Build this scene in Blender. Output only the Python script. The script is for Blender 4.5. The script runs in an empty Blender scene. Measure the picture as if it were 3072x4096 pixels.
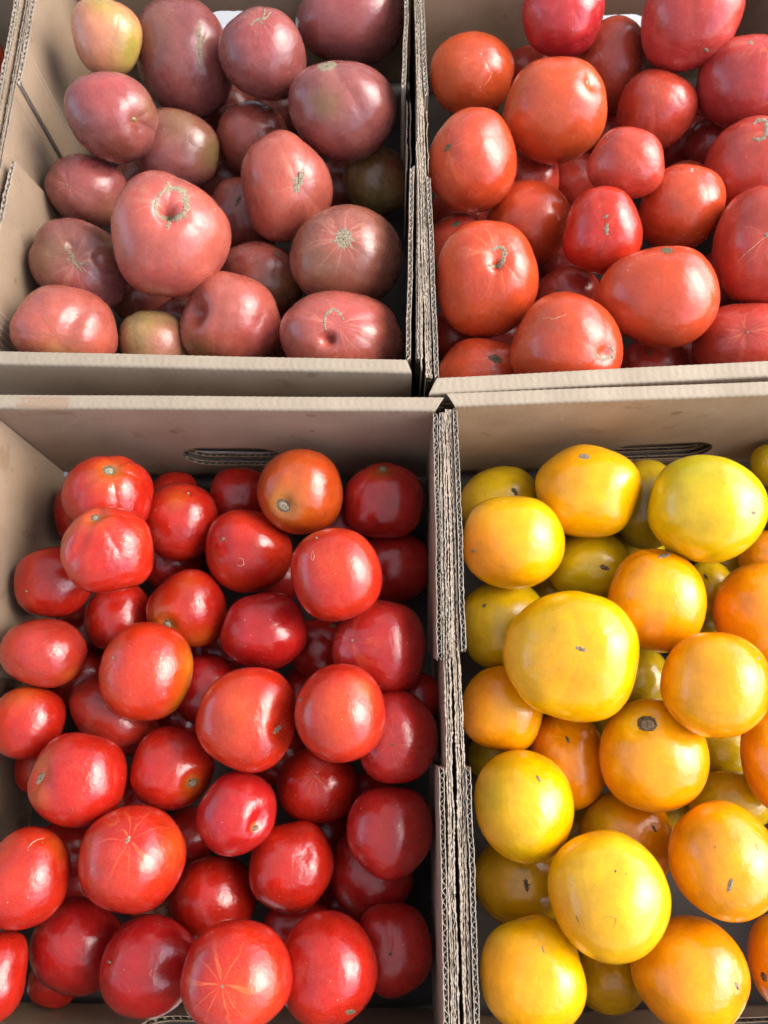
import bpy, bmesh, math, random
import numpy as np
from mathutils import Matrix, Vector
from mathutils.bvhtree import BVHTree
random.seed(7)
RNG = np.random.default_rng(11)
EXPOSURE = 2.1
TRANSL = .20
ALB = .62; KAL = .60
SHADE_COL = (.62, .62, .63)
SHADE_SHEETS = [(-1.30, .92, -1.5, 1.7, 1.5, 1.5, 'added_shade_sheet'), (-3.4, -1.48, -1.5, 1.7, 1.5, 1.4, 'added_shade_sheet')]  # unseen sheets added overhead to shape the light and its reflections
ADDED_POSTS = [(.76, -1.45), (.76, 1.45), (-1.28, -1.45), (-1.28, 1.45)]
S = bpy.context.scene
COL = S.collection

# ------------------------------------------------------------------ camera
CAM_H = 0.62                       # metres above the box rims (rims lie at z = 0)
_dn = np.array([35.0, -912.0, -3077.0]); _dn /= np.linalg.norm(_dn)
_Z = -_dn; _X = np.array([1.0, 0, 0]); _X -= _X.dot(_Z) * _Z; _X /= np.linalg.norm(_X); _Y = np.cross(_Z, _X)
CM = np.stack([_X, _Y, _Z], 1)     # world -> camera rotation
CAM = np.array([0, 0, CAM_H])
def P(u, v, z=0.0):
    """the place at height z that stands at photograph pixel u, v (3072 x 4096)"""
    w = CM.T @ np.array([u - 1536, 2048 - v, -3077.0]); t = (z - CAM_H) / w[2]
    return CAM + t * w
cd = bpy.data.cameras.new('camera'); cam = bpy.data.objects.new('camera', cd); COL.objects.link(cam)
cam.matrix_world = Matrix.Translation((0, 0, CAM_H)) @ Matrix([list(r) for r in CM.T]).to_4x4()
cd.sensor_fit = 'VERTICAL'; cd.sensor_height = 34.6; cd.sensor_width = 25.95
cd.lens = 34.6 * 3077 / 4096
cd.clip_start = 0.01; cd.clip_end = 60
cd.dof.use_dof = True; cd.dof.focus_distance = 0.64; cd.dof.aperture_fstop = 8.0
S.camera = cam

# ------------------------------------------------------------------ light
SUN_EL = math.radians(44); SUN_AZ = math.radians(6)      # azimuth from +X towards +Y
w = bpy.data.worlds.new('World'); S.world = w; w.use_nodes = True
nt = w.node_tree; bg = nt.nodes['Background']
sky = nt.nodes.new('ShaderNodeTexSky'); sky.sky_type = 'NISHITA'; sky.sun_disc = False
sky.sun_elevation = SUN_EL; sky.sun_rotation = math.radians(90) - SUN_AZ
sky.air_density = 1.0; sky.dust_density = 3.0; sky.ozone_density = 1.5
nt.links.new(sky.outputs[0], bg.inputs[0]); bg.inputs[1].default_value = 0.15
sd = bpy.data.lights.new('sun', 'SUN'); sun = bpy.data.objects.new('sun', sd); COL.objects.link(sun)
sd.energy = .5; sd.angle = math.radians(48); sd.color = (1.0, 0.985, 0.98)
sv = Vector((math.cos(SUN_EL) * math.cos(SUN_AZ), math.cos(SUN_EL) * math.sin(SUN_AZ), math.sin(SUN_EL)))
sun.rotation_euler = sv.to_track_quat('Z', 'Y').to_euler()
S.view_settings.view_transform = 'Standard'; S.view_settings.look = 'None'
S.view_settings.exposure = EXPOSURE; S.view_settings.gamma = 1
S.cycles.max_bounces = 8

# ------------------------------------------------------------------ helpers
def mesh_obj(name, verts, faces, mat, parent=None, smooth=True, **props):
    me = bpy.data.meshes.new(name)
    me.from_pydata([tuple(map(float, v)) for v in verts], [], faces)
    if smooth: me.polygons.foreach_set('use_smooth', [True] * len(me.polygons))
    me.update()
    if mat: me.materials.append(mat)
    o = bpy.data.objects.new(name, me); COL.objects.link(o)
    if parent: o.parent = parent
    for k, v in props.items(): o[k] = v
    return o
def empty(name, loc, label, cat, group=None):
    o = bpy.data.objects.new(name, None); COL.objects.link(o); o.location = loc
    o.empty_display_size = .02
    o['label'] = label; o['category'] = cat
    if group: o['group'] = group
    return o
class MB:
    def __init__(s): s.v = []; s.f = []
    def add(s, vs, fs):
        b = len(s.v); s.v += [tuple(x) for x in vs]; s.f += [tuple(b + i for i in f) for f in fs]
    def grid(s, G, closed=False):
        """G: array rows x cols x 3"""
        G = np.asarray(G); r, c = G.shape[:2]
        fs = [(i * c + j, i * c + j + 1, (i + 1) * c + j + 1, (i + 1) * c + j) for i in range(r - 1) for j in range(c - 1)]
        if closed: fs += [(i * c + c - 1, i * c, (i + 1) * c, (i + 1) * c + c - 1) for i in range(r - 1)]
        s.add(G.reshape(-1, 3), fs)
    def box(s, x0, x1, y0, y1, z0, z1):
        vs = [(x, y, z) for x in (x0, x1) for y in (y0, y1) for z in (z0, z1)]
        s.add(vs, [(0, 1, 3, 2), (4, 6, 7, 5), (0, 4, 5, 1), (2, 3, 7, 6), (0, 2, 6, 4), (1, 5, 7, 3)])

def N(nt, t, **kw):
    n = nt.nodes.new(t)
    for k, v in kw.items():
        if hasattr(n, k): setattr(n, k, v)
        else: n.inputs[k].default_value = v
    return n
def new_mat(name):
    m = bpy.data.materials.new(name); m.use_nodes = True
    return m, m.node_tree, m.node_tree.nodes['Principled BSDF'], m.node_tree.links.new

# ------------------------------------------------------------------ materials
def kraft(name, ca, cb, rough=.85, stain=True, stretch=(1, 1, 1)):
    ca = [x * KAL for x in ca]; cb = [x * KAL for x in cb]
    m, t, b, L = new_mat(name)
    geo = N(t, 'ShaderNodeNewGeometry')
    mp = N(t, 'ShaderNodeMapping'); L(geo.outputs['Position'], mp.inputs[0]); mp.inputs['Scale'].default_value = stretch
    n1 = N(t, 'ShaderNodeTexNoise'); n1.inputs['Scale'].default_value = 26; n1.inputs['Detail'].default_value = 6; L(mp.outputs[0], n1.inputs[0])
    n2 = N(t, 'ShaderNodeTexNoise'); n2.inputs['Scale'].default_value = 620; n2.inputs['Detail'].default_value = 3; n2.inputs['Distortion'].default_value = 1.2; L(mp.outputs[0], n2.inputs[0])
    n3 = N(t, 'ShaderNodeTexNoise'); n3.inputs['Scale'].default_value = 1900; n3.inputs['Detail'].default_value = 1; L(geo.outputs['Position'], n3.inputs[0])
    mx = N(t, 'ShaderNodeMix', data_type='RGBA'); mx.inputs[6].default_value = (*ca, 1); mx.inputs[7].default_value = (*cb, 1)
    ad = N(t, 'ShaderNodeMath', operation='MULTIPLY_ADD'); L(n2.outputs[0], ad.inputs[0]); ad.inputs[1].default_value = .9; 
    a2 = N(t, 'ShaderNodeMath', operation='MULTIPLY_ADD'); L(n1.outputs[0], a2.inputs[0]); a2.inputs[1].default_value = 1.3; a2.inputs[2].default_value = -.62
    L(a2.outputs[0], ad.inputs[2])
    cl = N(t, 'ShaderNodeClamp'); L(ad.outputs[0], cl.inputs[0]); L(cl.outputs[0], mx.inputs[0])
    out = mx.outputs[2]
    if stain:
        n4 = N(t, 'ShaderNodeTexNoise'); n4.inputs['Scale'].default_value = 34; n4.inputs['Detail'].default_value = 2; L(geo.outputs['Position'], n4.inputs[0])
        r = N(t, 'ShaderNodeValToRGB'); r.color_ramp.elements[0].position = .66; r.color_ramp.elements[1].position = .70
        r.color_ramp.elements[0].color = (0, 0, 0, 1); r.color_ramp.elements[1].color = (.35, .35, .35, 1); L(n4.outputs[0], r.inputs[0])
        m2 = N(t, 'ShaderNodeMix', data_type='RGBA', blend_type='MULTIPLY'); L(r.outputs[0], m2.inputs[0]); L(out, m2.inputs[6]); m2.inputs[7].default_value = (.62, .48, .34, 1); out = m2.outputs[2]
        vd = N(t, 'ShaderNodeTexVoronoi'); vd.inputs['Scale'].default_value = 30; vd.inputs['Randomness'].default_value = 1
        wz = N(t, 'ShaderNodeVectorMath', operation='MULTIPLY_ADD'); L(n1.outputs['Color'], wz.inputs[0]); wz.inputs[1].default_value = (.01, .01, .01); L(geo.outputs['Position'], wz.inputs[2]); L(wz.outputs[0], vd.inputs['Vector'])
        vs_ = N(t, 'ShaderNodeSeparateColor'); L(vd.outputs['Color'], vs_.inputs[0])
        vr = N(t, 'ShaderNodeMapRange'); L(vs_.outputs[0], vr.inputs[0]); vr.inputs[1].default_value = .80; vr.inputs[2].default_value = 1; vr.inputs[3].default_value = 0; vr.inputs[4].default_value = .16
        vl = N(t, 'ShaderNodeMath', operation='LESS_THAN'); L(vd.outputs['Distance'], vl.inputs[0]); L(vr.outputs[0], vl.inputs[1])
        vm = N(t, 'ShaderNodeMath', operation='MULTIPLY'); L(vl.outputs[0], vm.inputs[0]); vm.inputs[1].default_value = .5
        m4 = N(t, 'ShaderNodeMix', data_type='RGBA', blend_type='MULTIPLY'); L(vm.outputs[0], m4.inputs[0]); L(out, m4.inputs[6]); m4.inputs[7].default_value = (.55, .42, .30, 1); out = m4.outputs[2]
        nc = N(t, 'ShaderNodeTexNoise'); nc.inputs['Scale'].default_value = 9; nc.inputs['Detail'].default_value = 2; L(geo.outputs['Position'], nc.inputs[0])
        c1_ = N(t, 'ShaderNodeMath', operation='SUBTRACT'); L(nc.outputs[0], c1_.inputs[0]); c1_.inputs[1].default_value = .56
        c2_ = N(t, 'ShaderNodeMath', operation='ABSOLUTE'); L(c1_.outputs[0], c2_.inputs[0])
        c3_ = N(t, 'ShaderNodeMapRange'); L(c2_.outputs[0], c3_.inputs[0]); c3_.inputs[1].default_value = .0; c3_.inputs[2].default_value = .0016; c3_.inputs[3].default_value = .45; c3_.inputs[4].default_value = 0
        m5 = N(t, 'ShaderNodeMix', data_type='RGBA'); L(c3_.outputs[0], m5.inputs[0]); L(out, m5.inputs[6]); m5.inputs[7].default_value = (.42, .34, .26, 1); out = m5.outputs[2]
    L(out, b.inputs['Base Color'])
    b.inputs['Roughness'].default_value = rough; b.inputs['Specular IOR Level'].default_value = .25
    bp = N(t, 'ShaderNodeBump'); bp.inputs['Strength'].default_value = .35; bp.inputs['Distance'].default_value = .0004
    sx = N(t, 'ShaderNodeSeparateXYZ'); L(geo.outputs['Position'], sx.inputs[0])
    sa = N(t, 'ShaderNodeMath', operation='ADD'); L(sx.outputs[0], sa.inputs[0]); L(sx.outputs[1], sa.inputs[1])
    sw = N(t, 'ShaderNodeMath', operation='MULTIPLY'); L(sa.outputs[0], sw.inputs[0]); sw.inputs[1].default_value = 2 * math.pi / .0068
    si = N(t, 'ShaderNodeMath', operation='SINE'); L(sw.outputs[0], si.inputs[0])
    s2 = N(t, 'ShaderNodeMath', operation='MULTIPLY_ADD'); L(si.outputs[0], s2.inputs[0]); s2.inputs[1].default_value = .10; L(n3.outputs[0], s2.inputs[2])
    s3 = N(t, 'ShaderNodeMath', operation='MULTIPLY_ADD'); L(n1.outputs[0], s3.inputs[0]); s3.inputs[1].default_value = 3.; L(s2.outputs[0], s3.inputs[2])
    L(s3.outputs[0], bp.inputs['Height']); L(bp.outputs[0], b.inputs['Normal'])
    return m
KRAFT = kraft('kraft_board', (.40, .285, .18), (.57, .42, .29))
KRAFT_RED = kraft('kraft_board_reddish', (.41, .28, .185), (.58, .415, .29))
KRAFT_TAN = kraft('kraft_board_tan', (.45, .30, .17), (.64, .45, .28))
RIM = kraft('kraft_fold_lit', (.40, .325, .23), (.58, .485, .36), stain=False, stretch=(1, .35, .35))  # paler, greyer board: light falling on the rim tops put into the colour
EDGE = kraft('cut_board_edge', (.40, .32, .23), (.72, .61, .48), stain=False, stretch=(1, 1, .2))
FLUTE = kraft('fluting_paper', (.45, .37, .29), (.85, .76, .64), stain=False)
TRAY = kraft('shade_darkened_board', (.075, .065, .055), (.13, .115, .10), stain=False)  # board colour darkened to stand in for shade in gaps and hand holes
def plain(name, c, rough=.8):
    m, t, b, L = new_mat(name)
    n1 = N(t, 'ShaderNodeTexNoise'); n1.inputs['Scale'].default_value = 12; n1.inputs['Detail'].default_value = 5
    mx = N(t, 'ShaderNodeMix', data_type='RGBA'); mx.inputs[6].default_value = (*[x * .75 for x in c], 1); mx.inputs[7].default_value = (*[min(1, x * 1.2) for x in c], 1)
    L(n1.outputs[0], mx.inputs[0]); L(mx.outputs[2], b.inputs['Base Color']); b.inputs['Roughness'].default_value = rough
    return m
CORK = None
def cork_mat(name, ca, cb):
    ca = [x * .75 for x in ca]; cb = [x * .75 for x in cb]
    m, t, b, L = new_mat(name)
    geo = N(t, 'ShaderNodeNewGeometry')
    n = N(t, 'ShaderNodeTexNoise'); n.inputs['Scale'].default_value = 900; n.inputs['Detail'].default_value = 4; L(geo.outputs['Position'], n.inputs[0])
    r = N(t, 'ShaderNodeValToRGB'); r.color_ramp.elements[0].position = .36; r.color_ramp.elements[1].position = .62
    r.color_ramp.elements[0].color = (*ca, 1); r.color_ramp.elements[1].color = (*cb, 1); L(n.outputs[0], r.inputs[0]); L(r.outputs[0], b.inputs['Base Color'])
    b.inputs['Roughness'].default_value = .85; b.inputs['Specular IOR Level'].default_value = .15
    bp = N(t, 'ShaderNodeBump'); bp.inputs['Strength'].default_value = .9; bp.inputs['Distance'].default_value = .0008; L(n.outputs[0], bp.inputs['Height']); L(bp.outputs[0], b.inputs['Normal'])
    return m
CORK = cork_mat('grey_cork', (.15, .11, .07), (.46, .38, .26))
CORKD = cork_mat('brown_cork', (.06, .04, .025), (.27, .20, .12))
CRACKP = cork_mat('pale_scratch', (.50, .20, .11), (.95, .60, .42))
CORKG = cork_mat('pale_green_cork', (.16, .13, .08), (.46, .46, .32))

def tomato_mat(name, rough, coat, bloom, speck, speckcol, raycol, sss=.12):
    m, t, b, L = new_mat(name)
    at = N(t, 'ShaderNodeAttribute', attribute_name='skin'); rs = N(t, 'ShaderNodeAttribute', attribute_name='rest')
    ry = N(t, 'ShaderNodeAttribute', attribute_name='rays')
    oi = N(t, 'ShaderNodeObjectInfo')
    off = N(t, 'ShaderNodeVectorMath', operation='MULTIPLY_ADD'); L(oi.outputs['Random'], off.inputs[0]); off.inputs[1].default_value = (37, 17, 53)
    L(rs.outputs['Vector'], off.inputs[2])
    # mottled skin
    n1 = N(t, 'ShaderNodeTexNoise'); n1.inputs['Scale'].default_value = 2.2; n1.inputs['Detail'].default_value = 5; n1.inputs['Roughness'].default_value = .6; L(off.outputs[0], n1.inputs[0])
    h = N(t, 'ShaderNodeHueSaturation'); L(at.outputs['Color'], h.inputs['Color'])
    mr = N(t, 'ShaderNodeMapRange'); L(n1.outputs[0], mr.inputs[0]); mr.inputs[1].default_value = .3; mr.inputs[2].default_value = .7; mr.inputs[3].default_value = .82; mr.inputs[4].default_value = 1.15
    L(mr.outputs[0], h.inputs['Value'])
    nf = N(t, 'ShaderNodeTexNoise'); nf.inputs['Scale'].default_value = 45; nf.inputs['Detail'].default_value = 3; L(off.outputs[0], nf.inputs[0])
    mf = N(t, 'ShaderNodeMapRange'); L(nf.outputs[0], mf.inputs[0]); mf.inputs[1].default_value = .3; mf.inputs[2].default_value = .7; mf.inputs[3].default_value = .5 - .008; mf.inputs[4].default_value = .5 + .008
    L(mf.outputs[0], h.inputs['Hue'])
    c = h.outputs[0]
    # rays round the scar: noise that only varies with the azimuth about the scar axis
    sp = N(t, 'ShaderNodeSeparateXYZ'); L(rs.outputs['Vector'], sp.inputs[0])
    cm = N(t, 'ShaderNodeCombineXYZ'); L(sp.outputs[0], cm.inputs[0]); L(sp.outputs[1], cm.inputs[1])
    nm = N(t, 'ShaderNodeVectorMath', operation='NORMALIZE'); L(cm.outputs[0], nm.inputs[0])
    o2 = N(t, 'ShaderNodeVectorMath', operation='MULTIPLY_ADD'); L(oi.outputs['Random'], o2.inputs[0]); o2.inputs[1].default_value = (11, 23, 71); 
    sc = N(t, 'ShaderNodeVectorMath', operation='SCALE'); L(nm.outputs[0], sc.inputs[0]); sc.inputs[3].default_value = 1.35; L(sc.outputs[0], o2.inputs[2])
    wob = N(t, 'ShaderNodeTexNoise'); wob.inputs['Scale'].default_value = 3.; L(rs.outputs['Vector'], wob.inputs[0])
    wv = N(t, 'ShaderNodeVectorMath', operation='MULTIPLY_ADD'); L(wob.outputs['Color'], wv.inputs[0]); wv.inputs[1].default_value = (.5, .5, .5); L(o2.outputs[0], wv.inputs[2])
    nr = N(t, 'ShaderNodeTexNoise'); nr.inputs['Scale'].default_value = 1.15; nr.inputs['Detail'].default_value = .5; L(wv.outputs[0], nr.inputs[0])
    rid = N(t, 'ShaderNodeMath', operation='SUBTRACT'); L(nr.outputs[0], rid.inputs[0]); rid.inputs[1].default_value = .5
    ab = N(t, 'ShaderNodeMath', operation='ABSOLUTE'); L(rid.outputs[0], ab.inputs[0])
    rr = N(t, 'ShaderNodeMapRange'); L(ab.outputs[0], rr.inputs[0]); rr.inputs[1].default_value = .0; rr.inputs[2].default_value = .035; rr.inputs[3].default_value = 1; rr.inputs[4].default_value = 0
    ml = N(t, 'ShaderNodeMath', operation='MULTIPLY', use_clamp=True); L(rr.outputs[0], ml.inputs[0]); L(ry.outputs['Fac'], ml.inputs[1])
    mx = N(t, 'ShaderNodeMix', data_type='RGBA'); L(ml.outputs[0], mx.inputs[0]); L(c, mx.inputs[6]); mx.inputs[7].default_value = (*raycol, 1); c = mx.outputs[2]
    # scuffs and specks
    vo = N(t, 'ShaderNodeTexVoronoi'); vo.inputs['Scale'].default_value = 9.; L(off.outputs[0], vo.inputs['Vector'])
    dst = N(t, 'ShaderNodeTexNoise'); dst.inputs['Scale'].default_value = 40; L(off.outputs[0], dst.inputs[0])
    ad = N(t, 'ShaderNodeMath', operation='MULTIPLY_ADD'); L(dst.outputs[0], ad.inputs[0]); ad.inputs[1].default_value = .10; L(vo.outputs['Distance'], ad.inputs[2])
    sz = N(t, 'ShaderNodeSeparateColor'); L(vo.outputs['Color'], sz.inputs[0])
    szr = N(t, 'ShaderNodeMapRange'); L(sz.outputs[0], szr.inputs[0]); szr.inputs[1].default_value = 1 - speck; szr.inputs[2].default_value = 1; szr.inputs[3].default_value = .0; szr.inputs[4].default_value = .16
    lt = N(t, 'ShaderNodeMath', operation='LESS_THAN'); L(ad.outputs[0], lt.inputs[0]); L(szr.outputs[0], lt.inputs[1])
    ls = N(t, 'ShaderNodeMath', operation='MULTIPLY'); L(lt.outputs[0], ls.inputs[0]); ls.inputs[1].default_value = .75
    m2 = N(t, 'ShaderNodeMix', data_type='RGBA'); L(ls.outputs[0], m2.inputs[0]); L(c, m2.inputs[6]); m2.inputs[7].default_value = (*speckcol, 1); c = m2.outputs[2]
    # dusty bloom blotches
    nb = N(t, 'ShaderNodeTexNoise'); nb.inputs['Scale'].default_value = 3.4; nb.inputs['Detail'].default_value = 7; nb.inputs['Roughness'].default_value = .68; L(off.outputs[0], nb.inputs[0])
    br = N(t, 'ShaderNodeMapRange'); L(nb.outputs[0], br.inputs[0]); br.inputs[1].default_value = .5; br.inputs[2].default_value = .78; br.inputs[3].default_value = 0; br.inputs[4].default_value = bloom
    m3 = N(t, 'ShaderNodeMix', data_type='RGBA'); L(br.outputs[0], m3.inputs[0]); L(c, m3.inputs[6]); m3.inputs[7].default_value = (.72, .50, .42, 1); c = m3.outputs[2]
    L(c, b.inputs['Base Color'])
    rg = N(t, 'ShaderNodeMapRange'); L(nb.outputs[0], rg.inputs[0]); rg.inputs[1].default_value = .3; rg.inputs[2].default_value = .75; rg.inputs[3].default_value = rough * .82; rg.inputs[4].default_value = rough * 1.35
    L(rg.outputs[0], b.inputs['Roughness'])
    b.inputs['Specular IOR Level'].default_value = .5
    b.inputs['Coat Weight'].default_value = coat; b.inputs['Coat Roughness'].default_value = rough * .6
    b.inputs['Subsurface Weight'].default_value = sss; b.inputs['Subsurface Radius'].default_value = (.9, .3, .12); b.inputs['Subsurface Scale'].default_value = .006
    nz = N(t, 'ShaderNodeTexNoise'); nz.inputs['Scale'].default_value = 70; nz.inputs['Detail'].default_value = 2; L(off.outputs[0], nz.inputs[0])
    nz2 = N(t, 'ShaderNodeTexNoise'); nz2.inputs['Scale'].default_value = 7; nz2.inputs['Detail'].default_value = 2; L(off.outputs[0], nz2.inputs[0])
    sm = N(t, 'ShaderNodeMath', operation='MULTIPLY_ADD'); L(nz2.outputs[0], sm.inputs[0]); sm.inputs[1].default_value = 6.; L(nz.outputs[0], sm.inputs[2])
    bp = N(t, 'ShaderNodeBump'); bp.inputs['Strength'].default_value = .35; bp.inputs['Distance'].default_value = .00022; L(sm.outputs[0], bp.inputs['Height']); L(bp.outputs[0], b.inputs['Normal'])
    L(bp.outputs[0], b.inputs['Coat Normal'])
    return m
MT = {
 'TL': tomato_mat('skin_dusky', .26, .1, .09, .22, (.75, .52, .42), (.78, .42, .26)),
 'TR': tomato_mat('skin_orange_red', .23, .12, .06, .16, (.75, .45, .30), (.85, .34, .14)),
 'BL': tomato_mat('skin_red', .19, .2, .04, .20, (.85, .42, .24), (.80, .20, .05)),
 'BR': tomato_mat('skin_yellow', .18, .2, .03, .34, (.16, .07, .02), (.95, .62, .12), .08),
}
MT['LF'] = MT['TR']
def srgb(*c): return tuple(((x / 255 + .055) / 1.055) ** 2.4 if x > 10 else x / 255 / 12.92 for x in c)
C = {
 'peach': (212, 132, 100), 'peach2': (212, 138, 108), 'ygreen': (170, 160, 62), 'dusk': (160, 88, 84), 'dusko': (190, 98, 82),
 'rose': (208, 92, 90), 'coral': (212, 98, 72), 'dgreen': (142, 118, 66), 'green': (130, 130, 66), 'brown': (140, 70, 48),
 'brownred': (165, 80, 68), 'brownd': (160, 96, 76), 'olive': (160, 112, 72), 'olivep': (170, 128, 96),
 'orange': (222, 88, 42), 'or2': (215, 95, 50), 'pinkred': (212, 74, 52), 'crimson': (210, 44, 46), 'crimson2': (198, 66, 60),
 'salmon': (205, 85, 62), 'redor': (222, 80, 42), 'scarlet': (214, 42, 28),
 'red': (216, 42, 24), 'redd': (206, 42, 32), 'scarl': (220, 38, 20), 'scaro': (226, 52, 18), 'crim': (208, 30, 28), 'redor2': (210, 66, 24),
 'salmonr': (208, 62, 44), 'orangey': (214, 110, 30), 'yellow': (205, 140, 30), 'yelor': (228, 140, 30), 'tan': (190, 120, 70), 'brownor': (165, 85, 30),
 'halo': (190, 120, 50),
 'yel': (246, 188, 0), 'yel2': (248, 188, 0), 'yel3': (236, 205, 50), 'ygr': (218, 190, 4), 'ora': (248, 150, 0), 'ora2': (246, 150, 0),
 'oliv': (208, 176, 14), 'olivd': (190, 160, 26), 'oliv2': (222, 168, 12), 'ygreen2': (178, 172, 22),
}
ALT = {'peach': 'peach2', 'dusk': 'brown', 'dusko': 'coral', 'brownred': 'brown', 'brownd': 'brown', 'olive': 'green', 'olivep': 'dgreen',
 'orange': 'or2', 'pinkred': 'crimson2', 'crimson': 'crimson2', 'crimson2': 'pinkred', 'salmon': 'orange', 'redor': 'orange', 'scarlet': 'redor',
 'red': 'scarl', 'redd': 'crim', 'scarl': 'redor', 'scaro': 'redor', 'crim': 'redd', 'redor2': 'orangey', 'salmonr': 'red', 'brownor': 'redd',
 'yel': 'ora', 'ygr': 'yel', 'ora': 'yel', 'ora2': 'ora', 'oliv': 'yel', 'olivd': 'oliv', 'oliv2': 'oliv'}

REDS = ('red', 'redd', 'scarl', 'scaro', 'crim', 'redor2', 'salmonr')
YEL = ('yel', 'yel2', 'yel3', 'ygr', 'ora', 'ora2', 'oliv', 'olivd', 'oliv2', 'ygreen2', 'ygreen', 'peach', 'peach2')
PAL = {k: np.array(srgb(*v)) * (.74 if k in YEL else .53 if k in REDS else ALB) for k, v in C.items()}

# ------------------------------------------------------------------ tomatoes
K = 1.8517
def uv_sphere(nu, nv):
    th = np.linspace(0, math.pi, nv); ph = np.arange(nu) * 2 * math.pi / nu
    ring = [(math.sin(t) * np.cos(ph), math.sin(t) * np.sin(ph), np.full(nu, math.cos(t))) for t in th[1:-1]]
    V = np.concatenate([[[0, 0, 1.]]] + [np.stack(r, 1) for r in ring] + [[[0, 0, -1.]]])
    F = [(0, 1 + j, 1 + (j + 1) % nu) for j in range(nu)]
    for i in range(nv - 3):
        a = 1 + i * nu; b = a + nu
        F += [(a + j, b + j, b + (j + 1) % nu, a + (j + 1) % nu) for j in range(nu)]
    a = 1 + (nv - 3) * nu; last = len(V) - 1
    F += [(a + j, last, a + (j + 1) % nu) for j in range(nu)]
    return V, F
HI = uv_sphere(112, 76); LO = uv_sphere(64, 44)

def scar_patch(bvh, uvz, outline, mat, name, parent, inv, lift=.0004, rings=3, dome=0.0):
    """a thin corky patch lying on the skin; outline in display pixels about its centre"""
    cu, cv = uvz
    n = len(outline); G = []
    for k in range(rings + 1):
        f = k / rings
        for (du, dv) in outline:
            G.append((cu + du * f, cv + dv * f, f))
    pts = []; ok = 0
    for (u, v, f) in G:
        wv = CM.T @ np.array([u * K - 1536, 2048 - v * K, -3077.0]); wv /= np.linalg.norm(wv)
        h = bvh.ray_cast(Vector(CAM), Vector(wv), 3.0)
        if h[0] is None:
            pts.append(None); continue
        ok += 1
        edge = 1 - f ** 3
        j = random.uniform(-.00012, .0002)
        pts.append(h[0] + h[1] * (-.0003 + (lift + .0003) * edge ** .5 + j * (f < 1) + dome * (1 - f)))
    if ok < len(G) * .5: return None
    for i, p in enumerate(pts):
        if p is None:
            # pull back to the nearest ring point that lies on the fruit
            for k in range(1, rings + 1):
                q = pts[i - k * n] if i - k * n >= 0 else None
                if q is not None: pts[i] = q; break
            if pts[i] is None: return None
    vs = [inv @ p for p in pts]
    fs = []
    for k in range(rings):
        for j in range(n):
            a = k * n + j; b = k * n + (j + 1) % n
            fs.append((a, a + n, b + n, b))
    return mesh_obj(name, vs, fs, mat, parent)
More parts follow.
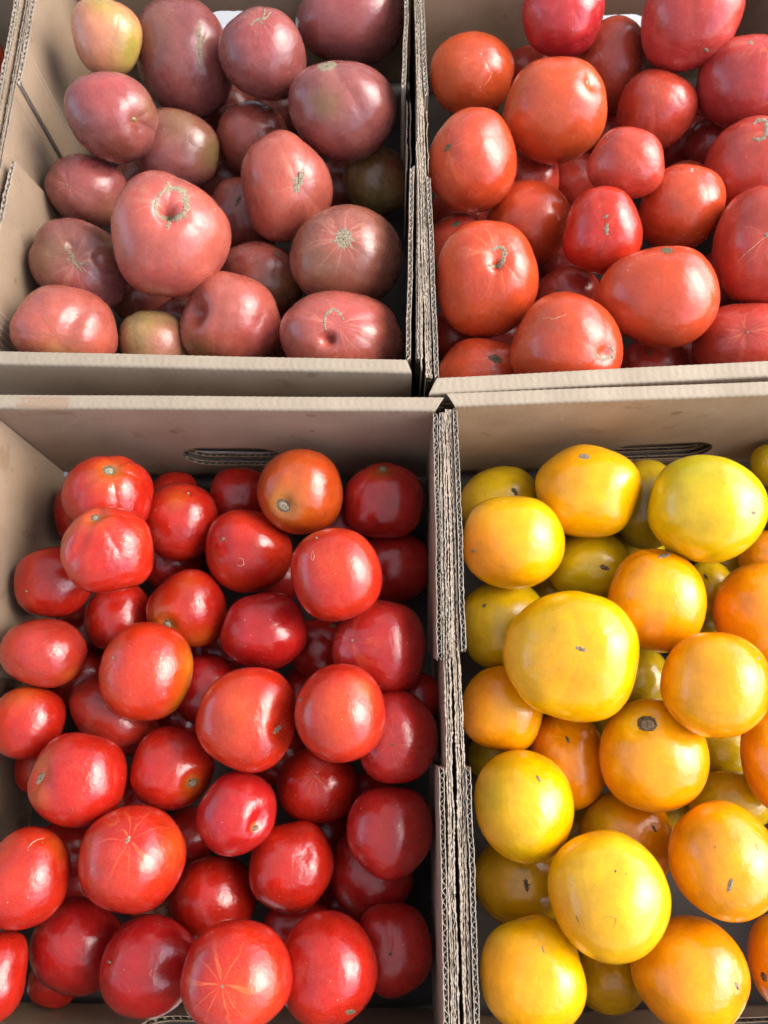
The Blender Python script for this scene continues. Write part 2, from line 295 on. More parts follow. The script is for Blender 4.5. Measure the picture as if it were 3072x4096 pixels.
def outline(kind, s, par):
    r = random.random
    pa = 0 if isinstance(par, list) else math.radians(par); ca, sa = math.cos(pa), math.sin(pa)
    def rot(L): return [(x * ca - y * sa, x * sa + y * ca) for x, y in L]
    if kind == 'dot':
        n = 12; return [[(math.cos(i * 2 * math.pi / n) * s * (.55 + .55 * (i % 2) * r() + .2 * r()), math.sin(i * 2 * math.pi / n) * s * (.5 + .5 * (i % 2) * r() + .2 * r())) for i in range(n)]]
    if kind == 'star':
        n = 42; spikes = [int(x) for x in (1, 5, 10, 14, 19, 24, 29, 33, 38)]
        L = []
        for i in range(n):
            q = s * (.74 + .14 * r())
            for k in spikes:
                d = min(abs(i - k), n - abs(i - k))
                if d == 0: q = s * (1.15 + .55 * r())
                elif d == 1: q = max(q, s * (.78 + .1 * r()))
            L.append((math.cos(i * 2 * math.pi / n) * q * .9, math.sin(i * 2 * math.pi / n) * q))
        return [L]
    if kind in ('patch', 'patchring'):
        n = 30; L = []
        for i in range(n):
            t = i * 2 * math.pi / n
            q = s * (.85 + .3 * r())
            L.append((math.cos(t) * q, math.sin(t) * q * .48))
        return [rot(L)]
    if kind == 'stem':
        n = 36; return [rot([(math.cos(i * 2 * math.pi / n) * s * (.95 + .1 * r()), math.sin(i * 2 * math.pi / n) * s * .78 * (.95 + .1 * r())) for i in range(n)])]
    if kind == 'vstar':
        n = 32; L = []
        for i in range(n):
            t = i * 2 * math.pi / n
            q = s * (.9 + .25 * r()) * (1 if i % 3 else 1.25)
            L.append((math.cos(t) * q, math.sin(t) * q * (.30 + .18 * (i % 4 == 0))))
        return [rot(L)]
    def ribbon(pts, w, jag=.6):
        A = []; B = []
        m = len(pts)
        for i, (x, y) in enumerate(pts):
            x0, y0 = pts[max(i - 1, 0)]; x1, y1 = pts[min(i + 1, m - 1)]
            l = math.hypot(x1 - x0, y1 - y0) or 1; nx, ny = -(y1 - y0) / l, (x1 - x0) / l
            ww = w * (.35 + .65 * math.sin(math.pi * (i + .5) / m)) * (1 - jag / 2 + jag * r()) * (1.7 if i % 4 == 1 else 1)
            A.append((x + nx * ww, y + ny * ww)); w2 = ww * (.7 + .6 * r()); B.append((x - nx * w2, y - ny * w2))
        return ('ribbon', A, B)
    if kind == 'path':
        pts = []
        for (xa, ya), (xb, yb) in zip(par[:-1], par[1:]):
            m_ = max(3, int(math.hypot(xb - xa, yb - ya) / 2.2))
            pts += [(xa + (xb - xa) * i / m_ + .5 * (r() - .5), ya + (yb - ya) * i / m_ + .5 * (r() - .5)) for i in range(m_)]
        return [ribbon(pts, s, .5)]
    if kind == 'line':
        pts = [(x, 2.5 * math.sin(x * .19 + 1) + 1.5 * (r() - .5)) for x in np.linspace(-s, s, max(8, int(s / 1.6)))]
        return [(lambda t: ('ribbon', rot(t[1]), rot(t[2])))(ribbon(pts, max(1.6, s * .10)))]
    if kind == 'branch':
        out = []
        pts = [(x, 3 * math.sin(x * .15) + (r() - .5)) for x in np.linspace(-s, s, 22)]
        out.append(ribbon(pts, s * .12))
        p0 = (s * .25, 0)
        out.append(ribbon([(p0[0] + t * s * .5, p0[1] - t * s * .62) for t in np.linspace(0, 1, 12)], s * .09))
        out.append(ribbon([(-s * .3 + t * s * .25, t * s * .45) for t in np.linspace(0, 1, 9)], s * .08))
        return [('ribbon', rot(t[1]), rot(t[2])) for t in out]
    if kind in ('ring', 'arc', 'arc2'):
        a0, a1 = {'ring': (-math.pi * 1.02, math.pi * 1.0), 'arc': (-math.pi * 1.05, -.15), 'arc2': (-2.9, 2.0)}[kind]
        m = {'ring': 56, 'arc': 34, 'arc2': 30}[kind]
        asp = {'ring': .92, 'arc': .62, 'arc2': .7}[kind]
        pts = [(math.cos(t) * s * asp * (1 + .08 * math.sin(3 * t)), math.sin(t) * s * (1 + .10 * math.cos(2 * t + 1))) for t in np.linspace(a0, a1, m)]
        w = {'ring': s * .21, 'arc': s * .11, 'arc2': s * .24}[kind]
        out = [ribbon(pts, w)]
        if kind == 'ring':
            out = [('ribbon', out[0][1], out[0][2]), ribbon([(2, s * 1.0 + t * 20) for t in np.linspace(0, 1, 8)], 5), ribbon([(-8 - t * 10, -s * .9 - t * 14) for t in np.linspace(0, 1, 8)], 3.5)]
        return [('ribbon', rot(t[1]), rot(t[2])) for t in out]
    return []
def ribbon_patch(bvh, c, A, B, mat, name, parent, inv, lift=.00045):
    vs = []; rows = 0; fs = []
    for (a, b) in zip(A, B):
        row = []
        for k in range(5):
            f = k / 4; u = c[0] + a[0] * (1 - f) + b[0] * f; v = c[1] + a[1] * (1 - f) + b[1] * f
            wv = CM.T @ np.array([u * K - 1536, 2048 - v * K, -3077.0]); wv /= np.linalg.norm(wv)
            h = bvh.ray_cast(Vector(CAM), Vector(wv), 3.0)
            if h[0] is None: row = None; break
            row.append(inv @ (h[0] + h[1] * ((-.0003, lift * random.uniform(.6, 1.2), lift * random.uniform(.5, 1.3), lift * random.uniform(.6, 1.2), -.0003)[k])))
        if row:
            vs += row; rows += 1
            if rows > 1:
                b0 = (rows - 2) * 5
                fs += [(b0 + k, b0 + k + 1, b0 + k + 6, b0 + k + 5) for k in range(4)]
    if rows < 3: return None
    return mesh_obj(name, vs, fs, mat, parent)

def cam_ray(u, v):
    wv = CM.T @ np.array([u * K - 1536, 2048 - v * K, -3077.0]); return wv / np.linalg.norm(wv)
GROUPS = {'TL': 'tomatoes in the upper left box', 'TR': 'tomatoes in the upper right box', 'BL': 'tomatoes in the lower left box', 'BR': 'tomatoes in the lower right box', 'LF': 'tomatoes in the neighbouring box'}
def make_tomato(row, z, idx):
    box, u, v, a, b, ang, lay, pal, scars, ex, label = row
    rg = np.random.default_rng(1000 + idx)
    V0, F = HI if lay < 1.95 else LO
    c = P(u * K, v * K, z)
    vd = CAM - c; dist = np.linalg.norm(vd); vd /= dist
    depth = -(CM @ (c - CAM))[2]; s = depth / 3077 * K
    # image axes at the fruit
    e_r = CM.T @ np.array([1, 0, 0.]); e_r -= e_r.dot(vd) * vd; e_r /= np.linalg.norm(e_r)
    e_d = np.cross(e_r, vd)                    # image down
    if e_d.dot(CM.T @ np.array([0, -1., 0])) < 0: e_d = -e_d
    an = math.radians(ang)
    e1 = math.cos(an) * e_r + math.sin(an) * e_d; e2 = -math.sin(an) * e_r + math.cos(an) * e_d
    R0 = (a + b) / 2
    def dir_at(pu, pv):                         # direction on the fruit seen at display pixel pu, pv
        x, y = pu - u, pv - v
        p1 = (x * math.cos(an) + y * math.sin(an)) / a; p2 = (-x * math.sin(an) + y * math.cos(an)) / b
        q = p1 * p1 + p2 * p2
        if q > .96: p1 *= math.sqrt(.96 / q); p2 *= math.sqrt(.96 / q); q = .96
        d = p1 * e1 + p2 * e2 + math.sqrt(1 - q) * vd
        return d / np.linalg.norm(d)
    ax = dir_at(scars[0][1], scars[0][2])
    t = np.cross(ax, e_r + .3 * vd); t /= np.linalg.norm(t); bt = np.cross(ax, t)
    # random spin about the axis
    sp = rg.uniform(0, 6.28); t, bt = math.cos(sp) * t + math.sin(sp) * bt, -math.sin(sp) * t + math.cos(sp) * bt
    Rm = np.stack([t, bt, ax], 1)              # local -> world
    D = V0 @ Rm.T                              # world directions
    th = np.arccos(np.clip(V0[:, 2], -1, 1)); ph = np.arctan2(V0[:, 1], V0[:, 0])
    r = np.ones(len(V0))
    for k in range(5):
        q = rg.normal(size=3); q /= np.linalg.norm(q); r += .016 * np.cos(D @ q * (1.5 + k * .9) + rg.uniform(0, 6.28)) * rg.uniform(.4, 1)
    n, am = ex.get('lobe', (5, {'TL': .03, 'TR': .018}.get(box, .008))); ph0 = rg.uniform(0, 6.28)
    wob = ph + .35 * np.sin(ph + rg.uniform(0, 6)) + .12 * np.sin(2 * ph + rg.uniform(0, 6))
    r -= am * (1 - np.abs(np.sin(n * (wob + ph0) / 2)) ** .8) * np.sin(th) ** 1.3 * 1.6 * (.55 + .45 * np.cos(th))
    kind = scars[0][0]
    c1, c2, c3 = np.abs(D @ e1), np.abs(D @ e2), np.abs(D @ vd)
    pn = rg.uniform(2.04, 2.22); r *= (c1 ** pn + c2 ** pn + c3 ** pn) ** (-1 / pn)
    fa = np.arctan2(D @ e2, D @ e1); fs = 1 - (D @ vd) ** 2
    ir = .024 if box in ('TL', 'TR') else .016
    r *= 1 + fs * ir * (rg.normal() * np.cos(2 * fa + rg.uniform(0, 6)) * .5 + rg.normal() * np.cos(3 * fa + rg.uniform(0, 6)) + rg.normal() * .6 * np.cos(5 * fa + rg.uniform(0, 6)))
    r -= (.085 if kind == 'stem' else .035 if kind != 'none' else .0) * np.exp(-(th / .24) ** 2)
    if ex.get('egg'): r += ex['egg'] * (-(D @ e1)) ** 3 * .6
    def gauss(pu, pv, sig): 
        d0 = dir_at(pu, pv); return np.exp(-(np.arccos(np.clip(D @ d0, -1, 1)) / (sig / R0)) ** 2)
    for (pu, pv, am, sg) in ex.get('dent', []): r -= am * gauss(pu, pv, sg)
    for (pu, pv, am, sg) in ex.get('bump', []): r += am * gauss(pu, pv, sg)
    hol = ex.get('hole', [None])[0]
    if hol:
        gm = gauss(hol[0], hol[1], hol[3]); r -= hol[2] * gm
        r -= hol[2] * .25 * gauss(hol[0], hol[1], hol[3] * 2.4)
    cr = ex.get('crease')
    if cr:
        cr = [cr] if not isinstance(cr, list) else cr
        if isinstance(cr[0], (int, float)): cr = [tuple(cr)]
        for (x0, y0, x1, y1, am, sg) in cr:
            best = np.zeros(len(r))
            for f in np.linspace(0, 1, 36):
                bend = 8 * math.sin(f * math.pi)
                best = np.maximum(best, gauss(x0 + (x1 - x0) * f + bend * .4, y0 + (y1 - y0) * f, sg) * math.sin(math.pi * (.12 + .76 * f)))
            r -= am * best
    W = D * r[:, None]
    # fit the outline to the size the photograph shows
    p1, p2, p3 = W @ e1, W @ e2, W @ vd
    m1, m2 = (p1.max() + p1.min()) / 2, (p2.max() + p2.min()) / 2
    h1, h2 = np.ptp(p1) / 2, np.ptp(p2) / 2
    persp = math.sqrt(max(.5, 1 - (R0 * s / dist) ** 2))
    s1, s2 = a * s * persp / h1, b * s * persp / h2; s3 = (a + b) / 2 * s * .93
    W = ((p1 - m1) * s1)[:, None] * e1 + ((p2 - m2) * s2)[:, None] * e2 + (p3 * s3)[:, None] * vd
    # settle size and place so that the outline falls where the photograph shows it
    for _ in range(4):
        q_ = (W + (c - CAM)) @ CM.T
        pu = (1536 + 3077 * q_[:, 0] / -q_[:, 2]) / K - u; pv = (2048 - 3077 * q_[:, 1] / -q_[:, 2]) / K - v
        g1 = pu * math.cos(an) + pv * math.sin(an); g2 = -pu * math.sin(an) + pv * math.cos(an)
        f1, f2 = 2 * a / np.ptp(g1), 2 * b / np.ptp(g2); o1, o2_ = (g1.max() + g1.min()) / 2, (g2.max() + g2.min()) / 2
        c = c - s * (o1 * e1 + o2_ * e2)
        w1, w2_, w3 = W @ e1, W @ e2, W @ vd
        W = (w1 * f1)[:, None] * e1 + (w2_ * f2)[:, None] * e2 + (w3 * math.sqrt(f1 * f2))[:, None] * vd
    root = bpy.data.objects.new('tomato', None)
    me = bpy.data.meshes.new('tomato')
    loc = W @ Rm                              # into the local frame (scar axis = +Z)
    me.from_pydata(loc.tolist(), [], F)
    me.polygons.foreach_set('use_smooth', [True] * len(me.polygons))
    # skin colour: ripe ground colour with patches that belong to the fruit
    base = PAL[pal] * (1 + rg.uniform(-.05, .05))
    col = np.tile(base, (len(V0), 1))
    lf = np.zeros(len(V0))
    for k in range(4):
        q = rg.normal(size=3); q /= np.linalg.norm(q); lf += np.cos(D @ q * (2 + k * 1.3) + rg.uniform(0, 6.28)) * .25
    col *= (1 + .13 * lf)[:, None]
    alt = PAL[ALT[pal]]; wq = np.clip(.5 + lf * .8, 0, 1)[:, None] * .35
    col = col * (1 - wq) + alt * wq
    for (pu, pv, sg, cn, st) in ex.get('pat', []):
        g = gauss(pu, pv, sg)
        g = np.clip(g * (1 + .5 * lf), 0, 1)[:, None] * st
        col = col * (1 - g) + PAL[cn] * g
    if kind == 'stem':
        g = np.exp(-(th / (scars[0][3] * 1.25 / R0)) ** 4)[:, None] * .8
        col = col * (1 - g) + PAL['halo' if box != 'BR' else 'yel2'] * g
    c4 = np.concatenate([np.clip(col, 0, 1), np.ones((len(col), 1))], 1)
    at = me.attributes.new('skin', 'FLOAT_COLOR', 'POINT'); at.data.foreach_set('color', c4.ravel())
    at = me.attributes.new('rest', 'FLOAT_VECTOR', 'POINT'); at.data.foreach_set('vector', V0.ravel())
    ry = ex.get('ray', .25 if kind in ('dot', 'star', 'vstar', 'branch') else 0)
    rv = ry * .32 * np.exp(-(th / (.45 + .15 * math.cos(idx))) ** 2) * np.clip((th - .03) * 12, 0, 1)
    at = me.attributes.new('rays', 'FLOAT', 'POINT'); at.data.foreach_set('value', rv.ravel())
    me.materials.append(MT[box]); me.update()
    sk = bpy.data.objects.new('skin', me)
    COL.objects.link(root); COL.objects.link(sk); sk.parent = root
    M4 = Matrix([list(x) for x in Rm]).to_4x4(); M4.translation = Vector(c)
    root.matrix_world = M4
    root.empty_display_size = .03
    root['label'] = label; root['category'] = 'tomato'; root['group'] = GROUPS[box]
    bvh = BVHTree.FromPolygons([tuple(M4 @ Vector(p)) for p in loc.tolist()], F)
    inv = M4.inverted()
    made = 0
    for (kd, su, sv2, sz, par) in scars:
        if kd == 'none' or sz == 0: continue
        dark = lay > 1.2 or pal in ('olive', 'oliv', 'ora2')
        mat = CORKD if (dark or (kd in ('patch',) and box != 'TL')) else CORK
        if kd == 'path': mat = {'TR': CRACKP, 'BL': CRACKP}.get(box, CORKD)
        nm = 'crack' if kd == 'path' else 'stem_scar' if kd in ('stem', 'patchring') else 'blossom_scar'
        if kd == 'stem':
            mat = CORKG if (su, sv2) in ((235, 1016), (289, 257)) else CORK
            o = scar_patch(bvh, (su, sv2), outline(kd, sz, par)[0], CORKD, nm, root, inv, .0003, 4)
            made += bool(o)
            o2 = scar_patch(bvh, (su + sz * .04, sv2 + sz * .1), outline(kd, sz * .66, par)[0], mat, 'stem_core', o or root, inv, .0012, 3) if o else None
            continue
        for k_, L in enumerate(outline(kd, sz, par)):
            if L[0] == 'ribbon': o = ribbon_patch(bvh, (su, sv2), L[1], L[2], mat, nm, root, inv, .0002 if kd == 'path' else .00045)
            else: o = scar_patch(bvh, (su, sv2), L, mat, nm, root, inv)
            made += bool(o)
            if o and kd == 'star':
                scar_patch(bvh, (su + 1, sv2 + 2), outline('dot', 4, 0)[0], CORKD, 'scar_pit', o, inv, .0009, 2)
    if not made:
        # nothing but skin: the fruit is one mesh
        sk.parent = None; sk.matrix_world = M4; sk.name = 'tomato'
        for k_ in ('label', 'category', 'group'): sk[k_] = root[k_]
        bpy.data.objects.remove(root); sk.name = 'tomato'; return sk
    return root

# ------------------------------------------------------------------ cardboard boxes
PITCH = .0068
FLOORZ = -.203
def board(x_off0, y0, y1, z_top, z_bot, F, parent, seedv, cut=(0, 0), tk=.004, lean=0., mat=KRAFT, flute=True, name='corner_flap', ragged=1.0, zl=(0, 0)):
    """a sheet of corrugated board standing along the side of a box, its cut edge up.
    x_off0: inner face, grows outward; cut: slant of the two end edges"""
    rg = np.random.default_rng(seedv)
    n = max(12, int(abs(y1 - y0) / .0022)); ys = np.linspace(y0, y1, n)
    sgn = 1 if tk > 0 else -1
    th = .00055
    nz = np.cumsum(rg.normal(0, 1, n)); nz -= np.linspace(nz[0], nz[-1], n); nz /= (np.abs(nz).max() + 1e-6)
    fr = (ys - y0) / (y1 - y0 + 1e-9)
    base = x_off0 + lean * fr + nz * .0006 * ragged
    mb = MB()
    for k, off in enumerate((0, tk - sgn * th)):
        jit = rg.normal(0, .00016 * ragged, n); top = z_top + zl[0] + (zl[1] - zl[0]) * fr + rg.normal(0, .00035 * ragged, n) - (rg.random(n) < .08) * rg.uniform(0, .0012, n) * ragged
        dend = np.minimum(np.abs(ys - y0), np.abs(ys - y1)); top = top - .005 * np.exp(-dend / .0018) * rg.random(n)
        zs = [0, -.0015, -.006, -.03, 1]
        G = []
        rows = []
        for q in zs:
            zz = top + q if q != 1 else np.full(n, z_bot)
            # slanted end edges
            drop = (top - zz)
            yy = ys + cut[0] * drop * (1 - fr) + cut[1] * drop * fr
            rows.append((yy, zz))
        calm = x_off0 + lean * fr + off
        x = base + off + jit
        wt = [1, 1, .5, .0, .0]
        xs_ = [calm + (x - calm) * w_ for w_ in wt]
        prof = [(r_[0], r_[1], 0, xr) for r_, xr in zip(rows[::-1], xs_[::-1])] + [(r_[0], r_[1], sgn * th, xr) for r_, xr in zip(rows, xs_)]
        G = np.array([[F(xr[i] + px, py[i], pz[i]) for i in range(n)] for (py, pz, px, xr) in prof])
        mb.grid(G.transpose(1, 0, 2), closed=True)
        # end caps
        m = len(prof)
        for col_ in (0, n - 1):
            mb.add([G[r_, col_] for r_ in range(m)], [tuple(range(m))])
    o = mesh_obj(name, mb.v, mb.f, mat, parent, smooth=False)
    o.data.materials.append(EDGE)
    # the cut top edges are paler
    me = o.data
    for p in me.polygons:
        zc = p.center.z + FLOORZ - .004
        if zc > z_top + min(zl) - .0011: p.material_index = 1
    if flute:
        m = MB(); nf = int(abs(y1 - y0) / PITCH * 9); yy = np.linspace(y0, y1, nf)
        fr2 = (yy - y0) / (y1 - y0 + 1e-9)
        amp = (abs(tk) - 2 * th) / 2 * .97
        x = np.interp(yy if y1 > y0 else -yy, ys if y1 > y0 else -ys, base) + tk / 2 + amp * np.sin(2 * math.pi * yy / PITCH + .5 * np.sin(yy * 40 + seedv) + seedv)
        # shallow flat tops like real fluting
        tz = z_top + zl[0] + (zl[1] - zl[0]) * fr2 - .0005 + rg.normal(0, .0003, nf)
        h = .00022
        lay_ = [(-h, z_bot), (-h, None), (h, None), (h, z_bot)]
        G = []
        for hx, zb in lay_:
            row = []
            for i in range(nf):
                zz = tz[i] if zb is None else zb
                drop = tz[i] - zz
                row.append(F(x[i] + hx, yy[i] + cut[0] * drop * (1 - fr2[i]) + cut[1] * drop * fr2[i], zz))
            G.append(row)
        m.grid(np.array(G))
        f = mesh_obj('fluting', m.v, m.f, FLUTE, o, smooth=True)
    return o
def crushed(x0, x1, y0, y1, z_top, F, parent, seedv, layers=4, name='side_panel', mat=KRAFT):
    """the doubled side panel: several liners pressed together, their fibrous cut edges up"""
    rg = np.random.default_rng(seedv)
    n = int(abs(y1 - y0) / .0016); ys = np.linspace(y0, y1, n)
    mb = MB(); mats = []
    wand = np.cumsum(rg.normal(0, 1, n)); wand -= np.linspace(0, wand[-1], n); wand /= np.abs(wand).max() + 1e-6
    for k in range(layers):
        c = x0 + (x1 - x0) * (k + .5) / layers
        w2 = np.cumsum(rg.normal(0, 1, n)); w2 -= np.linspace(0, w2[-1], n); w2 /= np.abs(w2).max() + 1e-6
        xc = c + wand * .0007 + w2 * .0009 + .0003 * np.sin(ys * 2 * math.pi / PITCH + k) * (k % 2) + rg.normal(0, .00012, n)
        th = np.clip(rg.normal(.00034, .00014, n), .00014, .0009) * (1.4 if k in (0, layers - 1) else 1)
        top = z_top + rg.uniform(-.0016, .0006) + w2 * .0008 + rg.normal(0, .0003, n)
        G = []
        for (sx, zz) in ((-1, 'b'), (-1, -.004), (-1, 0), (1, 0), (1, -.004), (1, 'b')):
            G.append([F(xc[i] + sx * th[i] * (1 if zz != 'b' else .6), ys[i], FLOORZ if zz == 'b' else top[i] + zz) for i in range(n)])
        mb.grid(np.array(G))
    o = mesh_obj(name, mb.v, mb.f, mat, parent, smooth=False)
    o.data.materials.append(EDGE)
    nq = n - 1
    for i, p in enumerate(o.data.polygons):
        row = (i // nq) % 5
        if row == 2: p.material_index = 1
    # pressed pulp between the liners, a little lower and darker
    m = MB(); tz = z_top - .0062 + rg.normal(0, .0006, n)
    G = [[F(x0 + .0006, ys[i], FLOORZ) for i in range(n)], [F(x0 + .0006, ys[i], tz[i]) for i in range(n)], [F(x1 - .0006, ys[i], tz[i]) for i in range(n)], [F(x1 - .0006, ys[i], FLOORZ) for i in range(n)]]
    m.grid(np.array(G)); mesh_obj('panel_core', m.v, m.f, KRAFT, o, smooth=False)
    return o

def end_wall(F, Wd, y_in, sgn, thick, parent, hole=None, mat=KRAFT, over=(.010, .010), chamfer=.008, z_low=-.168, name='end_wall', seedv=0, rimh=0.0):
    """folded double wall across the end of a box. y_in: its inner face; sgn +1 when it grows towards +y.
    hole: (x centre, z centre, half length, half height)"""
    rg = np.random.default_rng(seedv)
    x0, x1 = -over[0], Wd + over[1]
    n = int((x1 - x0) / PITCH * 7); xs = np.linspace(x0, x1, n)
    T_ = thick; rr = .0022
    prof = [(0, -.014), (0, -.008), (0, -.004), (0, -rr)]
    for k in range(1, 5): a_ = k / 4 * math.pi / 2; prof.append((rr - rr * math.cos(a_), -rr + rr * math.sin(a_)))
    for k in range(1, 6): prof.append((rr + (T_ - 2 * rr) * k / 5, .0))
    for k in range(1, 5): a_ = k / 4 * math.pi / 2; prof.append((T_ - rr + rr * math.sin(a_), -rr + rr * math.cos(a_)))
    prof += [(T_, -.006), (T_, -.014)]
    G = []
    sag = .0006 * np.sin(xs * 9 + seedv) + .0003 * np.sin(xs * 31 + 2 * seedv)
    for (py, pz) in prof:
        near_edge = math.exp(-((pz + .001) / .004) ** 2)
        rip = np.sin(2 * math.pi * xs / PITCH + seedv) * .00017 * near_edge
        mid = math.sin(math.pi * py / T_)
        row = []
        for i in range(n):
            # chamfered ends on the outer edge
            dx0 = xs[i] - x0; dx1 = x1 - xs[i]
            fo = py / T_
            xx = xs[i] + chamfer * (1 - fo) * (max(0, 1 - dx0 / .02)) * (1 if over[0] > 0 else 0) - chamfer * (1 - fo) * max(0, 1 - dx1 / .02)
            yy = y_in + sgn * (py + rip[i] * (1 if py < T_ / 2 else -1)) 
            zz = pz + rip[i] * .5 + (sag[i] + rimh + .0005 * mid) * near_edge
            row.append(F(xx, yy, zz))
        G.append(row)
    mb = MB(); mb.grid(np.array(G))
    o = mesh_obj(name, mb.v, mb.f, RIM if True else mat, parent)
    o.data.materials.append(mat)
    nq = n - 1
    for i, p in enumerate(o.data.polygons):
        r_ = i // nq
        if r_ < 3 or r_ > len(prof) - 4: p.material_index = 1
    for c_ in (0, n - 1):
        pass
    # faces below the fold: four thin liners, each with the hand hole
    def liner(y, z0, z1, xa, xb, th=.0006, jag=0.0, matl=mat, nm='wall_liner'):
        bm = bmesh.new()
        def loop(pts): 
            vs = [bm.verts.new(F(px, y, pz)) for px, pz in pts]
            return [bm.edges.new((vs[i], vs[(i + 1) % len(vs)])) for i in range(len(vs))]
        nb = 60
        outer = [(xa, z1), (xa, z0)] + [(xa + (xb - xa) * i / nb, z0 + jag * rg.normal()) for i in range(1, nb)] + [(xb, z0), (xb, z1)]
        es = loop(outer)
        if hole:
            hx, hz, hl, hh = hole; pts = []
            for side in (1, -1):
                for k in range(13):
                    a_ = -math.pi / 2 + math.pi * k / 12
                    pts.append((hx + side * (hl - hh + hh * math.cos(a_)), hz + side * hh * math.sin(a_)))
                for k in range(1, 14):
                    pts.append((hx + side * (hl - hh) * (1 - 2 * k / 14), hz + side * hh + rg.normal() * .0002))
            es += loop(pts)
        bmesh.ops.triangle_fill(bm, edges=es, use_beauty=True, use_dissolve=False)
        r_ = bmesh.ops.extrude_face_region(bm, geom=list(bm.faces))
        d_ = Vector(F(0, y + sgn * th, 0)) - Vector(F(0, y, 0))
        for e in r_['geom']:
            if isinstance(e, bmesh.types.BMVert): e.co += d_
        bmesh.ops.recalc_face_normals(bm, faces=list(bm.faces))
        me = bpy.data.meshes.new(nm); bm.to_mesh(me); bm.free(); me.materials.append(matl)
        ob = bpy.data.objects.new(nm, me); COL.objects.link(ob); ob.parent = o
        return ob
    tk = .0042
    ys_ = [y_in, y_in + sgn * (tk - .0006), y_in + sgn * (T_ - tk), y_in + sgn * (T_ - .0006)]
    for k, y in enumerate(ys_):
        liner(y, (z_low if k < 2 else FLOORZ), -.0139, x0 + (chamfer if k < 2 and over[0] > 0 else 0), x1 - (chamfer if k < 2 else 0), jag=.0007 if k < 2 else 0)
    if hole:
        hx, hz, hl, hh = hole
        if T_ > 2 * tk + .001:
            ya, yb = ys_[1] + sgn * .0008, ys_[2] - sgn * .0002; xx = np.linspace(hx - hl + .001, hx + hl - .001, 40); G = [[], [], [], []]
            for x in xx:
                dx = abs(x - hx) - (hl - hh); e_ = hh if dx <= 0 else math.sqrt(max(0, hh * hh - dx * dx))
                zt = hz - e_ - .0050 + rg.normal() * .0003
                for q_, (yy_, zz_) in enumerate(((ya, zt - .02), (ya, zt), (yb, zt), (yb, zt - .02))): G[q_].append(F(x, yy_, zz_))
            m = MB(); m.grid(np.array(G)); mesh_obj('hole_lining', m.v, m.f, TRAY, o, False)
        for (ya, yb) in ((ys_[0] + sgn * .0006, ys_[1]), (ys_[2] + sgn * .0006, ys_[3])):
            for half in ('low', 'up'):
                nf = int(2 * hl / PITCH * 10); xx = np.linspace(hx - hl + .0003, hx + hl - .0003, nf); G = [[], []]
                ym = (ya + yb) / 2; am = abs(yb - ya) / 2 * .95
                for x in xx:
                    dx = abs(x - hx) - (hl - hh)
                    e_ = hh if dx <= 0 else math.sqrt(max(0, hh * hh - dx * dx))
                    zt = hz - e_ - .0003 if half == 'low' else hz + e_ + .0003
                    y = ym + am * math.sin(2 * math.pi * x / PITCH)
                    G[0].append(F(x, y, zt)); G[1].append(F(x, y, zt - .012 if half == 'low' else zt + .012))
                m = MB(); m.grid(np.array(G)); mesh_obj('fluting', m.v, m.f, FLUTE, o)
    return o

